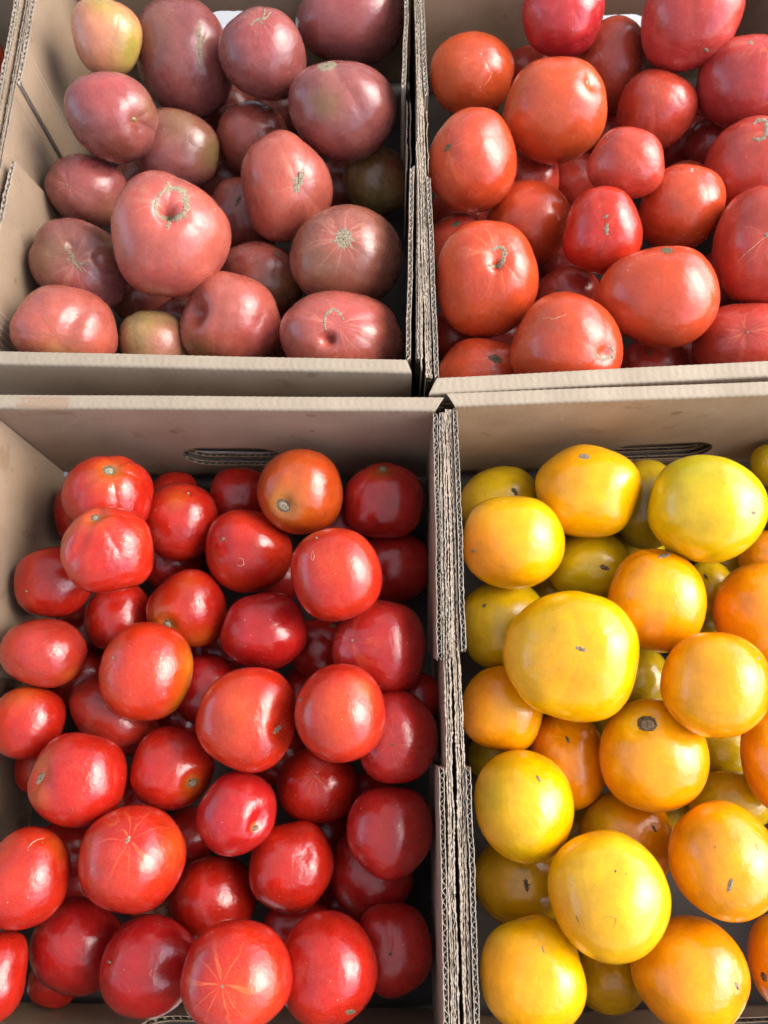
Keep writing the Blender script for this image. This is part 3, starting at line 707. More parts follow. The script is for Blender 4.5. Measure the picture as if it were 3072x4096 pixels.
def tape_strip(F, parent, xa, xb, z0, ro, to):
    rg = np.random.default_rng(5); xs = np.linspace(xa, xb, 26); rows = []
    for (py, pz) in ((-.00035, z0), (-.00035, -.006), (-.0003, -.0022), (.0012, .00065), (.004, .00085), (ro, .0008)):
        rows.append([F(x + (rg.normal() * .0004 if i_ in (0, 25) else 0), py, pz + (rg.normal() * .0005 if pz == z0 else 0)) for i_, x in enumerate(xs)])
    mb = MB(); mb.grid(np.array(rows)); return mesh_obj('packing_tape', mb.v, mb.f, to, parent)
def make_box(label, org, ax, ay, Wd, Ln, spec, matw):
    ax_, ay_ = math.radians(ax), math.radians(ay)
    ex = np.array([math.cos(ax_), math.sin(ax_), 0]); ey = np.array([math.cos(ay_), math.sin(ay_), 0])
    org = np.array([org[0], org[1], 0.0])
    root = empty('cardboard_box', (0, 0, 0), label, 'cardboard box', 'open cardboard boxes of tomatoes')
    base = org + ex * Wd / 2 - ey * Ln / 2; base[2] = FLOORZ - .004
    root.location = base
    def F(x, y, z):                             # box coordinates (y = 0 far, -Ln near) -> root space
        p = org + ex * x + ey * y; return (p[0] - base[0], p[1] - base[1], z - base[2])
    def Fr(x, y, z): return F(Wd + x, y, z)     # right side, x grows outward
    def Fl(x, y, z): return F(-x, y, z)         # left side
    sd_ = spec.get('seed', 1)
    if spec.get('far', True): end_wall(F, Wd, 0, 1, spec.get('tf', .0135), root, hole=spec.get('hole_far'), mat=spec.get('matfar', matw), seedv=sd_)
    if spec.get('near', True): end_wall(F, Wd, -Ln, -1, spec.get('tn', .0135), root, hole=spec.get('hole_near'), over=spec.get('over_near', (.010, .010)), chamfer=spec.get('ch_near', .008), mat=spec.get('matnear', matw), seedv=sd_ + 5)
    for side, FF in (('R', Fr), ('L', Fl)):
        q = spec.get(side)
        if not q: continue
        # q: far flap end y, near flap start y (box coordinates, negative), widths
        board(q.get('fx', 0), -.001, q['far'], q.get('zf', -.001), -.166, FF, root, sd_ * 7 + (side == 'R'), cut=(0, q.get('cutf', 0)), mat=matw, lean=q.get('leanf', 0), zl=q.get('zlf', (0, 0)))
        if 'low' in q:      # lowered torn stretch of the flap
            board(q.get('fx', 0) + .0002, q['far'] - .0005, q['low'], -.018, -.166, FF, root, sd_ * 11 + (side == 'R'), mat=matw, flute=False, ragged=2)
        board(q.get('nx', 0), q['near'], -Ln + .001, q.get('zn', -.001), -.166, FF, root, sd_ * 13 + (side == 'R'), cut=(q.get('cutn', 0), 0), mat=matw, lean=q.get('leann', 0))
        crushed(q.get('m0', .0050), q.get('m1', .0115), -Ln + .0012, -.0012, -.002, FF, root, sd_ * 17 + (side == 'R'), layers=q.get('layers', 5), mat=matw)
        if 'sheet' in q:    # loose outer liner leaning out
            a0, a1, l0, l1 = q['sheet']
            board(a0, l0, l1, -.0015, -.15, FF, root, sd_ * 19, tk=.0011, lean=a1, mat=matw, flute=False, name='loose_liner')
    m = MB()
    G = [[F(x, y, FLOORZ) for x in (-.012, Wd + .012)] for y in (-Ln - .012, .012)]
    v8 = [F(x, y, z) for z in (FLOORZ, FLOORZ - .0035) for (x, y) in ((-.0125, -Ln - .013), (Wd + .0125, -Ln - .013), (Wd + .0125, .013), (-.0125, .013))]
    m.add(v8, [(0, 1, 2, 3), (7, 6, 5, 4), (0, 4, 5, 1), (1, 5, 6, 2), (2, 6, 7, 3), (3, 7, 4, 0)])
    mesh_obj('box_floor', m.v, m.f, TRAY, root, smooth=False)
    return root, F

# box, u, v, a, b, ang, layer(0 top..3 deep), palette, scars[(type,u,v,size,par)], extras, label
TOMATOES = [
# --- upper left box
('TL',228,80,80,86,8,1.0,'peach',[('none',262,30,0,0)],dict(lobe=(5,.03),pat=[(285,110,62,'ygreen',.95),(235,5,48,'ygreen',.7),(180,95,60,'peach2',.6)],spk=2),'peach tomato with yellow green side in the far left corner of the upper left box'),
('TL',396,126,101,137,-9,1.1,'dusk',[('line',432,100,56,88),('dot',432,128,4,0),],dict(lobe=(6,.02),pat=[(345,60,50,'dgreen',.35)]),'large mauve tomato with a long upright corky seam beside the peach tomato'),
('TL',567,115,97,101,5,1.0,'dusk',[('branch',563,41,26,-30)],dict(lobe=(5,.02),pat=[(560,70,60,'rose',.5)],ray=1),'dusky round tomato with slanting scar at its top and pale rays fanning down'),
('TL',758,45,119,102,-8,1.2,'dusk',[('none',700,-60,0,0)],dict(pat=[(740,10,60,'rose',.5)]),'scarless mauve tomato against the far wall in the right corner of its box'),
('TL',738,240,119,110,8,1.0,'dusk',[('patch',706,143,26,-10)],dict(pat=[(700,225,34,'dgreen',.6),(800,230,50,'brown',.5)],ray=.6),'big dusky tomato with flat grey scar on its top edge and olive smudge'),
('TL',238,252,106,97,12,.8,'dusk',[('stem',289,257,8,80)],dict(lobe=(5,.035),dent=[(298,280,.08,26)],pat=[(240,200,70,'rose',.6),(240,320,60,'brown',.5),(320,225,35,'dgreen',.5)]),'pink tomato with small grey stem scar on its right flank below the peach tomato'),
('TL',380,322,95,86,12,.9,'dusk',[('none',310,270,0,0)],dict(pat=[(455,330,42,'green',.8),(390,265,50,'dgreen',.5)]),'dusky tomato with green right flank under the seamed mauve tomato'),
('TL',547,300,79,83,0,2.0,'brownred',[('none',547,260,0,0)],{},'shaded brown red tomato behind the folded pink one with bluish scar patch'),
('TL',620,402,97,123,-14,.7,'dusko',[('vstar',645,392,30,-70)],dict(lobe=(6,.02),dent=[(530,370,.05,30)],pat=[(575,430,60,'coral',.7),(660,480,50,'brown',.4)],ray=.7),'coral pink tall tomato with upright jagged scar right of its middle'),
('TL',812,390,70,79,-5,1.3,'olive',[('none',815,440,8,0)],dict(pat=[(795,420,48,'green',.7),(850,350,40,'brown',.8)]),'small olive green and brown tomato against the right wall of its box'),
('TL',187,412,94,78,14,.9,'dusk',[('dot',144,400,5,0)],dict(pat=[(200,380,60,'rose',.4),(230,460,50,'dgreen',.35)],ray=1,spk=1.5),'mauve egg shaped tomato with tiny star scar beside the left wall'),
('TL',367,508,133,134,10,0.0,'dusko',[('ring',370,440,36,10)],dict(lobe=(5,.03),hole=[(368,452,.30,17)],pat=[(370,440,60,'rose',.6),(350,590,60,'rose',.5),(300,430,50,'coral',.5)],ray=1),'largest pink tomato with grey ring scar round a deep hole'),
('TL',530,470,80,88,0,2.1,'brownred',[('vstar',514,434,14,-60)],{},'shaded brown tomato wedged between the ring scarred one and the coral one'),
('TL',172,573,118,94,38,.8,'dusk',[('branch',158,560,34,60)],dict(dent=[(154,528,.10,12),(206,558,.08,9),(222,510,.06,26)],pat=[(110,560,60,'dgreen',.6),(230,520,50,'dgreen',.5),(150,600,50,'rose',.5)],ray=.8),'lumpy potato shaped mauve tomato with forked scar and two small pits'),
('TL',140,715,119,97,14,.3,'dusko',[('dot',113,725,3,0)],dict(crease=[(190,640,95,800,.085,22)],pat=[(125,780,45,'ygreen',.5),(220,740,60,'coral',.4)]),'pale coral tomato with a broad crease in the near left corner of its box'),
('TL',333,748,80,77,8,1.0,'olivep',[('dot',295,698,3,0)],dict(pat=[(300,700,50,'ygreen',.4),(360,740,40,'rose',.5)]),'small pale olive tomato peeking over the near rim between two pink ones'),
('TL',395,692,62,50,0,1.9,'brownred',[('stem',425,700,9,0)],dict(pat=[(425,700,30,'dgreen',.6)]),'brown green shaded tomato behind the heart shaped one'),
('TL',501,690,112,103,4,.4,'dusko',[('line',468,775,10,0)],dict(dent=[(418,672,.34,34)],pat=[(430,755,42,'dgreen',.6),(560,700,50,'rose',.6)],bump=[(412,755,.12,34)]),'heart shaped glossy pink tomato leaning against the near rim'),
('TL',565,605,95,82,15,1.5,'brownred',[('branch',600,548,14,20)],dict(pat=[(600,620,40,'dgreen',.5)]),'brownish tomato half hidden behind the heart shaped one'),
('TL',748,553,122,112,6,.6,'brownd',[('star',742,515,30,0)],dict(lobe=(6,.012),pat=[(740,510,50,'rose',.5),(690,560,50,'dgreen',.25)],ray=1),'big brown tomato with large grey star scar beside the right wall'),
('TL',737,733,135,104,6,.2,'dusko',[('arc',724,703,36,-20)],dict(dent=[(810,640,.04,30)],hole=[(703,732,.26,12)],pat=[(740,690,70,'rose',.6),(840,730,50,'brown',.8)],ray=1),'wide dusky tomato with curved scar and a slit hole at the near rim'),
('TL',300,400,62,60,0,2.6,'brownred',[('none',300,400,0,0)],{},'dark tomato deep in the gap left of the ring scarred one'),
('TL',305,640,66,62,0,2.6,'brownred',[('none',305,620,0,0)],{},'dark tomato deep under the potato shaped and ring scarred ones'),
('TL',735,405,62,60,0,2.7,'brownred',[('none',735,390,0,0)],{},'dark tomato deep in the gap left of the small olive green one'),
# --- upper right box
('TR',1018,162,90,96,12,.9,'orange',[('dot',1039,118,5,0),('path',1052,175,.9,[(12,-20),(6,-6),(-6,10)])],dict(pat=[(985,150,60,'or2',.7),(1050,110,40,'pinkred',.6)],ray=.3),'orange red tomato with tiny scar in the far left of the upper right box'),
('TR',1217,32,90,94,0,.5,'crimson',[('none',1217,-20,0,0)],dict(dent=[(1262,92,.05,16)],bump=[(1248,70,.06,36)]),'glossy crimson tomato with a small bulge leaning on the far wall'),
('TR',1322,140,80,104,-10,1.5,'salmon',[('none',1322,100,0,0)],{},'shaded orange tomato between two glossy ones near the far wall'),
('TR',1498,38,118,115,-6,.6,'crimson2',[('dot',1526,108,7,0)],{},'large crimson tomato in the far right of the frame against the far wall'),
('TR',1200,238,112,119,8,.4,'orange',[('stem',1269,177,8,65)],dict(dent=[(1269,177,.04,14)],pat=[(1180,260,60,'or2',.6),(1270,230,40,'pinkred',.4)],ray=.6),'big orange tomato with small dark stem scar near its upper right edge'),
('TR',1415,246,84,98,22,.8,'pinkred',[('dot',1409,187,4,0)],dict(pat=[(1420,200,34,'or2',.5)]),'egg shaped red tomato with tiny scar and tan freckles'),
('TR',1614,180,112,107,0,1.0,'crimson2',[('dot',1622,92,7,0)],dict(ray=.6),'large dull crimson tomato cut off by the frame under the far right one'),
('TR',1020,345,98,115,6,.3,'redor',[('patch',967,319,13,-50)],dict(pat=[(980,280,60,'salmon',.5)],ray=.6),'glossy red tomato with oblong brown scar beside the torn left wall'),
('TR',1354,353,84,80,12,.6,'pinkred',[('dot',1311,297,3,0)],dict(pat=[(1380,320,50,'orange',.4)]),'small round red tomato with faint dot scar in the middle of its box'),
('TR',1627,362,112,113,0,.9,'pinkred',[('arc2',1640,280,24,20)],dict(lobe=(5,.03),pat=[(1600,310,60,'salmon',.3)],ray=.5),'ribbed red tomato with brown forked scar at the right frame edge'),
('TR',1473,450,91,98,10,.7,'redor',[('dot',1494,367,7,0)],dict(pat=[(1480,420,60,'or2',.4)],ray=.8),'red tomato with small grey scar at its top beside the ribbed one'),
('TR',1141,483,91,96,12,1.1,'redor',[('none',1100,440,0,0)],{},'plain glossy tomato behind the one with the white speckled scar'),
('TR',1305,497,85,96,8,.3,'scarlet',[('vstar',1310,495,15,-88),('vstar',1308,468,8,-30)],dict(lobe=(4,.03),dent=[(1225,472,.03,16)]),'scarlet tomato with a short upright straw coloured scar'),
('TR',1652,530,116,129,0,.5,'pinkred',[('dot',1657,507,9,0),('path',1657,507,1.0,[(0,2),(-20,18),(-45,40),(-66,60)])],dict(pat=[(1640,450,60,'salmon',.5)],ray=.7),'large pink red tomato with a long hairline crack cut by the right frame edge'),
('TR',1052,602,112,127,-8,.1,'redor',[('arc2',1072,555,24,30)],dict(hole=[(1073,573,.12,8)],dent=[(1070,560,.04,30)],pat=[(1060,680,60,'or2',.4)],ray=1),'big red tomato with triangular grey scar and small pit beside the left wall'),
('TR',1421,638,135,113,8,.2,'redor',[('patch',1440,541,17,8)],dict(lobe=(5,.02),dent=[(1350,735,.04,22)],pat=[(1330,620,60,'or2',.45),(1410,700,60,'or2',.35)],ray=.8),'widest orange red tomato with grey scar on top near the rim of its box'),
('TR',1225,648,74,76,0,1.9,'pinkred',[('patch',1207,630,10,-10)],{},'shaded red tomato with brown scar wedged behind the widest one'),
('TR',1228,745,121,113,12,.1,'redor',[('arc2',1307,762,20,80),('path',1200,685,.9,[(-30,4),(-12,0),(-8,5),(30,-8)])],dict(dent=[(1307,762,.06,20)],pat=[(1180,690,60,'or2',.5)]),'orange red tomato with thin scratch and frilly scar at its right at the near rim'),
('TR',1611,747,117,93,0,.5,'pinkred',[('dot',1614,718,5,0)],dict(ray=1),'red tomato with fine star of pale rays in the near right of its box'),
('TR',1040,807,95,78,0,.9,'redor',[('patch',1070,775,20,20)],dict(ray=.6),'tomato with dark brown blotched scar in the near left corner of its box'),
('TR',1410,790,80,60,0,2.0,'pinkred',[('patch',1404,762,9,80)],{},'shaded tomato with small brown scar peeking over the near rim'),
('TR',990,522,66,63,0,2.0,'pinkred',[('patch',985,484,14,-20)],{},'shaded tomato touching the left wall behind the triangular scarred one'),
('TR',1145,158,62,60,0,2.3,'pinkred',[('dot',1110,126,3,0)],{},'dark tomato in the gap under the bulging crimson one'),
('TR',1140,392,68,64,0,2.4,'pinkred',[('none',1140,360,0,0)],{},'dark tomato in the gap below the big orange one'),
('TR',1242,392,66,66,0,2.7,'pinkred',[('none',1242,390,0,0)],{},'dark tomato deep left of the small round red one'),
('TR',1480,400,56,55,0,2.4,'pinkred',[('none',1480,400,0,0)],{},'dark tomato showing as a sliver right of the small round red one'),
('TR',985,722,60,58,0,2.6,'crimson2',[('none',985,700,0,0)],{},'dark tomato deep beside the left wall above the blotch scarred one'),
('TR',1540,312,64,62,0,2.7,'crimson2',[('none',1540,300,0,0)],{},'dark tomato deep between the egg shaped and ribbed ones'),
# --- lower left box
('BL',231,1076,100,94,4,.7,'red',[('stem',235,1016,16,5)],dict(lobe=(5,.05),dent=[(235,1012,.06,24)],pat=[(235,1022,44,'orangey',.7)]),'lobed red tomato with pale green stem scar in the far left corner'),
('BL',172,1110,57,70,0,2.0,'red',[('none',172,1100,0,0)],{},'shaded tomato behind the lobed one in the far left corner'),
('BL',377,1066,52,48,0,2.1,'red',[('none',377,1050,0,0)],{},'small shaded tomato right under the far wall handle hole'),
('BL',389,1128,84,85,4,1.0,'red',[('dot',407,1066,4,0)],dict(dent=[(407,1064,.04,14)],pat=[(380,1080,26,'orangey',.5)]),'round red tomato with dimpled top beneath the handle hole'),
('BL',522,1076,70,66,0,1.9,'redd',[('dot',525,1072,4,0)],dict(ray=.3),'shaded red tomato with small dark scar against the far wall'),
('BL',648,1062,93,93,0,.5,'redor2',[('stem',612,1092,20,35)],dict(dent=[(612,1088,.06,26)],crease=[(612,1088,640,1010,.03,16)],pat=[(612,1092,36,'yellow',.8),(650,1060,60,'orangey',.35)]),'orange red tomato with round brown stem scar overlapping the handle hole'),
('BL',830,1081,88,83,0,1.0,'redd',[('stem',827,1012,10,0)],dict(lobe=(5,.04),dent=[(827,1010,.05,20)],crease=[(815,1020,790,1100,.03,12)],pat=[(827,1016,24,'orangey',.6)]),'dark red creased tomato in the far right corner beside the layered wall'),
('BL',232,1189,102,95,6,.1,'scarl',[('stem',205,1118,11,-10)],dict(lobe=(5,.045),dent=[(205,1112,.07,22)],crease=[(195,1120,150,1240,.045,14),(250,1108,300,1160,.03,14)],pat=[(200,1120,34,'orangey',.6)]),'bright scarlet tomato with deep creases in front of the lobed one'),
('BL',537,1192,95,91,8,.6,'scarl',[('dot',482,1164,6,0),('path',515,1205,.8,[(0,0),(10,3),(12,14),(4,18),(-6,14)])],dict(ray=.2),'bright red tomato with brown dot scar and curled scratch left of the centre'),
('BL',727,1241,98,101,-8,.4,'scarl',[('dot',684,1162,4,0),('path',675,1200,.7,[(0,-10),(4,0),(1,12),(-4,4),(0,-10)])],dict(dent=[(720,1335,.03,16)],ray=.2,pat=[(740,1200,60,'orangey',.25)]),'big glossy red tomato below the dark creased one'),
('BL',852,1226,80,80,0,2.0,'redd',[('none',852,1200,0,0)],{},'dark tomato in the shade of the right wall under the creased one'),
('BL',116,1257,87,79,12,1.2,'red',[('dot',57,1277,4,0)],{},'red egg shaped tomato with tiny dot scar beside the left wall'),
('BL',375,1215,72,66,0,2.4,'redd',[('none',375,1190,0,0)],{},'dark tomato deep below the round dimpled one'),
('BL',403,1313,88,85,4,.6,'red',[('stem',362,1348,13,35)],dict(dent=[(362,1345,.05,20)],pat=[(345,1340,40,'orangey',.8),(430,1380,34,'orangey',.6),(400,1260,30,'orangey',.4)]),'red tomato with yellow patches and stem scar at its lower left'),
('BL',257,1334,75,77,0,1.3,'red',[('none',230,1300,0,0)],dict(dent=[(300,1300,.04,20)]),'red tomato half covered by the bright scarlet creased one'),
('BL',571,1363,94,86,8,.5,'crim',[('dot',548,1284,4,0)],dict(dent=[(540,1440,.02,20)],ray=.3,spk=2),'glossy crimson tomato with pale freckles in the middle of its box'),
('BL',821,1395,102,99,14,1.0,'redd',[('dot',760,1383,5,0)],dict(lobe=(5,.015),ray=1),'dull red tomato with thin three way star lines beside the right wall'),
('BL',93,1409,95,76,12,.7,'salmonr',[('none',5,1408,0,0)],dict(pat=[(150,1460,26,'orangey',.6)],egg=.10),'salmon red egg shaped tomato on its side at the left wall'),
('BL',315,1451,101,108,10,0.0,'scaro',[('dot',244,1421,4,0)],dict(dent=[(405,1510,.04,16)],pat=[(405,1440,44,'yelor',.85),(390,1510,34,'yelor',.7)],ray=.3),'brightest orange red tomato with yellow right edge lying on top of the others'),
('BL',442,1490,75,78,0,1.5,'crim',[('none',442,1450,0,0)],dict(dent=[(440,1480,.03,14)]),'crimson tomato behind the brightest orange red one'),
('BL',532,1553,108,115,8,.1,'scarl',[('vstar',598,1577,13,-45)],dict(dent=[(615,1585,.09,28),(600,1578,.05,18)],pat=[(500,1560,70,'orangey',.35)]),'large bright red tomato with a dent and jagged scar at its right'),
('BL',734,1541,99,107,-10,.3,'scarl',[('dot',648,1511,5,0)],dict(dent=[(820,1600,.03,20)],pat=[(775,1485,24,'tan',.5),(730,1550,60,'orangey',.25)]),'glossy red tomato with tan smudge on its upper right'),
('BL',60,1562,80,81,8,.8,'red',[('none',30,1500,0,0)],dict(pat=[(40,1500,40,'orangey',.6)]),'small red tomato at the left frame edge below the egg shaped one'),
('BL',245,1550,106,72,34,1.9,'salmonr',[('none',230,1520,0,0)],dict(dent=[(290,1620,.08,24)]),'dull lobed tomato under the brightest orange red one'),
('BL',858,1591,89,102,-6,1.6,'redd',[('dot',848,1608,5,0)],dict(ray=.8),'shaded dark red tomato with small scar by the right wall below the star lined one'),
('BL',167,1686,106,104,8,.3,'red',[('vstar',88,1680,17,-60)],dict(dent=[(80,1690,.09,24)],crease=[(90,1650,110,1740,.04,16)],pat=[(85,1650,26,'tan',.7),(90,1720,26,'orangey',.5)]),'red tomato with a deep corky cleft on its left side'),
('BL',372,1661,90,92,10,.6,'red',[('stem',416,1691,13,-40)],dict(dent=[(416,1689,.04,18)],pat=[(420,1700,32,'orangey',.6)]),'red tomato with round grey stem scar at its lower right'),
('BL',686,1695,89,87,8,.9,'red',[('dot',680,1676,4,0)],dict(ray=1.6),'red tomato marked with a fine orange cross of lines'),
('BL',510,1757,90,92,-8,.4,'crim',[('stem',552,1789,9,-40)],dict(dent=[(562,1770,.14,24)],bump=[(570,1715,.04,30)]),'kidney shaped glossy tomato with grey stem scar in its dent'),
('BL',843,1800,95,103,-4,.7,'redd',[('none',843,1740,0,0)],{},'smooth scarless dark red tomato by the right wall in the near half'),
('BL',285,1856,116,120,8,.1,'scarl',[('vstar',276,1814,11,-60)],dict(lobe=(5,.01),pat=[(370,1830,40,'orangey',.4)],ray=1.3),'large red tomato with pale straw star scar near the left'),
('BL',55,1898,98,115,6,.2,'scarl',[('none',100,1860,0,0),('path',75,1820,.8,[(-15,12),(-5,0),(8,-7),(22,-9)])],dict(crease=[(60,1820,95,1800,.02,6)],pat=[(110,1830,36,'orangey',.4)]),'big red tomato with a curved scratch cut by the left frame edge'),
('BL',629,1875,94,100,-6,.5,'red',[('dot',650,1850,5,0)],dict(dent=[(660,1855,.02,12)],ray=.2),'red tomato with wrinkled pink bruise right of its middle'),
('BL',800,1885,92,102,-20,1.8,'redd',[('none',800,1860,0,0)],dict(dent=[(760,1850,.04,30)]),'lobed shaded tomato tucked under the smooth scarless one'),
('BL',460,1945,93,98,8,.9,'red',[('none',440,1900,0,0)],dict(dent=[(385,1890,.04,30)]),'pear shouldered red tomato between the starred one and the bruised one'),
('BL',167,2046,100,108,30,.8,'crim',[('none',140,2000,0,0)],dict(dent=[(80,1975,.04,34)]),'dark crimson tomato with sooty smudge below the scratched one'),
('BL',324,2090,107,116,10,.5,'crim',[('dot',236,2078,6,0)],{},'long crimson tomato with brown dot scar at the bottom of the frame'),
('BL',512,2112,121,128,6,0.0,'scarl',[('dot',480,2131,6,0)],dict(ray=1.8,pat=[(560,2150,60,'orangey',.3)]),'biggest red tomato with orange rays round a grey dot at the bottom of the frame'),
('BL',708,2094,108,128,-6,.6,'red',[('patch',757,2186,14,-10)],{},'tall deep red tomato right of the biggest one at the bottom of the frame'),
('BL',852,2052,84,104,-6,1.7,'redd',[('dot',843,2062,6,0)],dict(crease=[(835,1990,845,2060,.04,9)],ray=.3),'shaded tomato with a puckered seam in the near right corner of its box'),
('BL',-12,2115,80,104,-6,.6,'red',[('none',-12,2060,0,0)],{},'red tomato cut off by the lower left corner of the frame'),
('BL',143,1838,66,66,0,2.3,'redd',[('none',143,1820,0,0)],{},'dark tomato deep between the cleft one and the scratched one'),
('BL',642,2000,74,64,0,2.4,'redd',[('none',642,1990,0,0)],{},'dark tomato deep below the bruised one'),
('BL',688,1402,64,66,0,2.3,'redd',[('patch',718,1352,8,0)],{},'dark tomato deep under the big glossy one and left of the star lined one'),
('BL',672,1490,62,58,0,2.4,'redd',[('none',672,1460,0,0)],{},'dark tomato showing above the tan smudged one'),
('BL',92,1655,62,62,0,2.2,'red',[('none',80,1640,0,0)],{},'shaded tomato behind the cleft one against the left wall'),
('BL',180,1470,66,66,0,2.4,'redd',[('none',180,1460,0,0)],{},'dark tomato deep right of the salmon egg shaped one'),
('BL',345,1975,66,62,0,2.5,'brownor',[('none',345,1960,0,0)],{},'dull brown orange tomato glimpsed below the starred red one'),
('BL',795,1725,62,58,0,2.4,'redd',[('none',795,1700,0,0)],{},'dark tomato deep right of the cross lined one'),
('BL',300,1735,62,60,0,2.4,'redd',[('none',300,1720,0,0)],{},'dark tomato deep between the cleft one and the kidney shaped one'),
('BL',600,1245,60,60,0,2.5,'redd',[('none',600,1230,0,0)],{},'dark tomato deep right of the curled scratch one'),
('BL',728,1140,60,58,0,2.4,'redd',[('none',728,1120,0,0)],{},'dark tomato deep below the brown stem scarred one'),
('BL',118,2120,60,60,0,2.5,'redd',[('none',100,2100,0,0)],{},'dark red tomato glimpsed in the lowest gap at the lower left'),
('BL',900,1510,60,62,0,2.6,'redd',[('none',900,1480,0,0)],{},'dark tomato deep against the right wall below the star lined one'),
# --- lower right box
('BR',1081,1097,90,90,-5,1.6,'oliv',[('patch',1112,1062,12,60)],{},'olive yellow tomato with brown scar in the far left corner of the lower right box'),
('BR',1268,1061,114,101,8,.5,'yel',[('patchring',1262,986,15,5)],dict(pat=[(1240,1000,70,'ora',.55)],spk=1),'yellow tomato with grey looped scar at its top near the far wall'),
('BR',1110,1172,111,102,8,.2,'yel',[('dot',1022,1190,7,0)],dict(pat=[(1045,1200,90,'ora2',.85)],spk=1),'orange yellow tomato with small scar at its left beside the layered wall'),
('BR',1395,1090,78,98,0,2.0,'olivd',[('none',1395,1060,0,0)],{},'shaded olive tomato behind the two yellow ones under the handle hole'),
('BR',1530,1100,131,117,10,.3,'ygr',[('dot',1628,1107,9,0)],dict(pat=[(1500,1170,100,'yel2',.7),(1530,1010,60,'ygreen2',.6)],spk=1),'large greenish yellow tomato with grey star scar at its right'),
('BR',1275,1224,92,78,0,1.7,'oliv',[('patch',1305,1226,14,20)],dict(pat=[(1260,1270,60,'ygreen2',.6)]),'olive tomato with dark brown scar under the looped scar one'),
('BR',1420,1297,108,111,8,.3,'ora',[('vstar',1435,1200,15,-15)],dict(lobe=(5,.03),dent=[(1425,1190,.07,22)],pat=[(1440,1250,70,'yel2',.3)]),'orange creased tomato with grey scar in the cleft at its top'),
('BR',1532,1275,56,64,0,2.0,'oliv',[('patch',1525,1245,9,50)],{},'small olive brown tomato right of the orange creased one'),
('BR',1646,1328,108,112,0,.8,'ora2',[('none',1646,1280,0,0)],{},'deep orange smooth tomato cut off at the right frame edge'),
('BR',1088,1350,96,100,0,1.6,'oliv',[('dot',1046,1308,7,0)],{},'olive yellow tomato left of the biggest yellow one beside the wall'),
('BR',1233,1416,147,140,10,0.0,'yel',[('vstar',1255,1402,14,20)],dict(lobe=(6,.018),dent=[(1140,1490,.03,26),(1280,1280,.02,20)],pat=[(1230,1440,80,'ora',.4),(1180,1330,50,'yel2',.5)],ray=.3,spk=2),'biggest yellow tomato with lobed outline and small grey scar at its middle'),
('BR',1548,1480,122,115,14,.2,'ora',[('dot',1638,1422,5,0)],dict(dent=[(1455,1545,.05,20)],pat=[(1520,1480,90,'yel2',.25)]),'orange yellow tomato with a notch at its lower left near the right edge'),
('BR',1086,1530,88,94,6,.6,'ora',[('none',1030,1470,0,0),('path',1018,1530,.5,[(8,0),(5,9),(-2,12),(-8,4),(-6,-8),(1,-11),(7,-6),(8,0)])],dict(dent=[(1020,1465,.04,20)],pat=[(1130,1560,60,'yel2',.5),(1020,1460,26,'yel2',.6)]),'golden tomato with a water ring mark beside the torn wall'),
('BR',1385,1472,66,76,0,2.2,'olivd',[('none',1385,1450,0,0)],{},'dark olive tomato deep right of the biggest yellow one'),
('BR',1226,1643,88,108,0,1.3,'ora2',[('vstar',1226,1597,9,60)],dict(ray=.5,pat=[(1200,1650,50,'ora2',.5)]),'deep orange tomato with small grey scar below the biggest yellow one'),
('BR',1414,1632,121,123,6,.4,'ora',[('stem',1398,1563,26,5)],dict(dent=[(1398,1560,.05,40)],pat=[(1400,1550,60,'yel2',.7)]),'orange yellow tomato with large round corky stem scar'),
('BR',1133,1743,107,125,-8,.2,'yel',[('vstar',1163,1682,9,60)],dict(pat=[(1060,1720,60,'ygreen2',.75),(1120,1840,60,'ygreen2',.4)],spk=1),'yellow tomato with green tinted left side beside the layered wall'),
('BR',1562,1622,78,70,0,2.1,'oliv',[('none',1562,1600,0,0)],{},'olive tomato in shade under the notched orange one'),
('BR',1686,1645,88,112,0,.8,'ora2',[('none',1650,1600,0,0)],{},'orange tomato with curly brown mark cut off at the right frame edge'),
('BR',1355,1812,105,108,0,1.4,'ora2',[('vstar',1413,1790,9,60)],dict(pat=[(1300,1760,60,'ygreen2',.8)]),'half green half orange tomato behind the brightest yellow one'),
('BR',1318,1938,129,148,-14,0.0,'yel',[('dot',1330,1882,4,0),('path',1325,1990,.6,[(-25,-3),(-10,-12),(6,-6),(2,10),(-4,18)]),('path',1250,1990,1.2,[(-6,-12),(2,6)])],dict(dent=[(1290,1890,.02,40)],pat=[(1240,1990,80,'ora',.7),(1370,1880,80,'yel3',.7)],spk=2),'brightest yellow tomato with dark specks lying on top near the bottom'),
('BR',1567,1862,121,136,-14,.1,'ora',[('vstar',1577,1911,16,-75),('dot',1545,1830,3,0),('dot',1512,1928,2.5,0),('path',1635,1830,.7,[(-3,-8),(0,0),(2,10)])],dict(pat=[(1570,1800,70,'yel2',.3)],spk=1.5),'speckled orange tomato with grey star scar near the lower right'),
('BR',1124,1906,102,106,0,1.7,'oliv2',[('vstar',1137,1912,16,80)],dict(dent=[(1110,1912,.03,20)],ray=.6,spk=1),'dull golden tomato with crooked dark scar between two yellow ones at the wall'),
('BR',1150,2112,112,133,-12,.2,'yel',[('line',1175,2052,7,60)],dict(lobe=(5,.02),dent=[(1150,1985,.03,16)],pat=[(1080,2020,50,'ygreen2',.5),(1120,2110,80,'ora',.35)]),'long yellow tomato with a greenish shoulder at the bottom beside the wall'),
('BR',1496,2108,118,138,-38,.2,'ora',[('vstar',1592,2130,11,60)],dict(pat=[(1510,2080,34,'yel2',.7)]),'tilted orange tomato with silvery scar at its right at the bottom of the frame'),
('BR',1318,2112,78,82,0,2.0,'oliv2',[('none',1318,2100,0,0)],{},'shaded brown gold tomato below the brightest yellow one'),
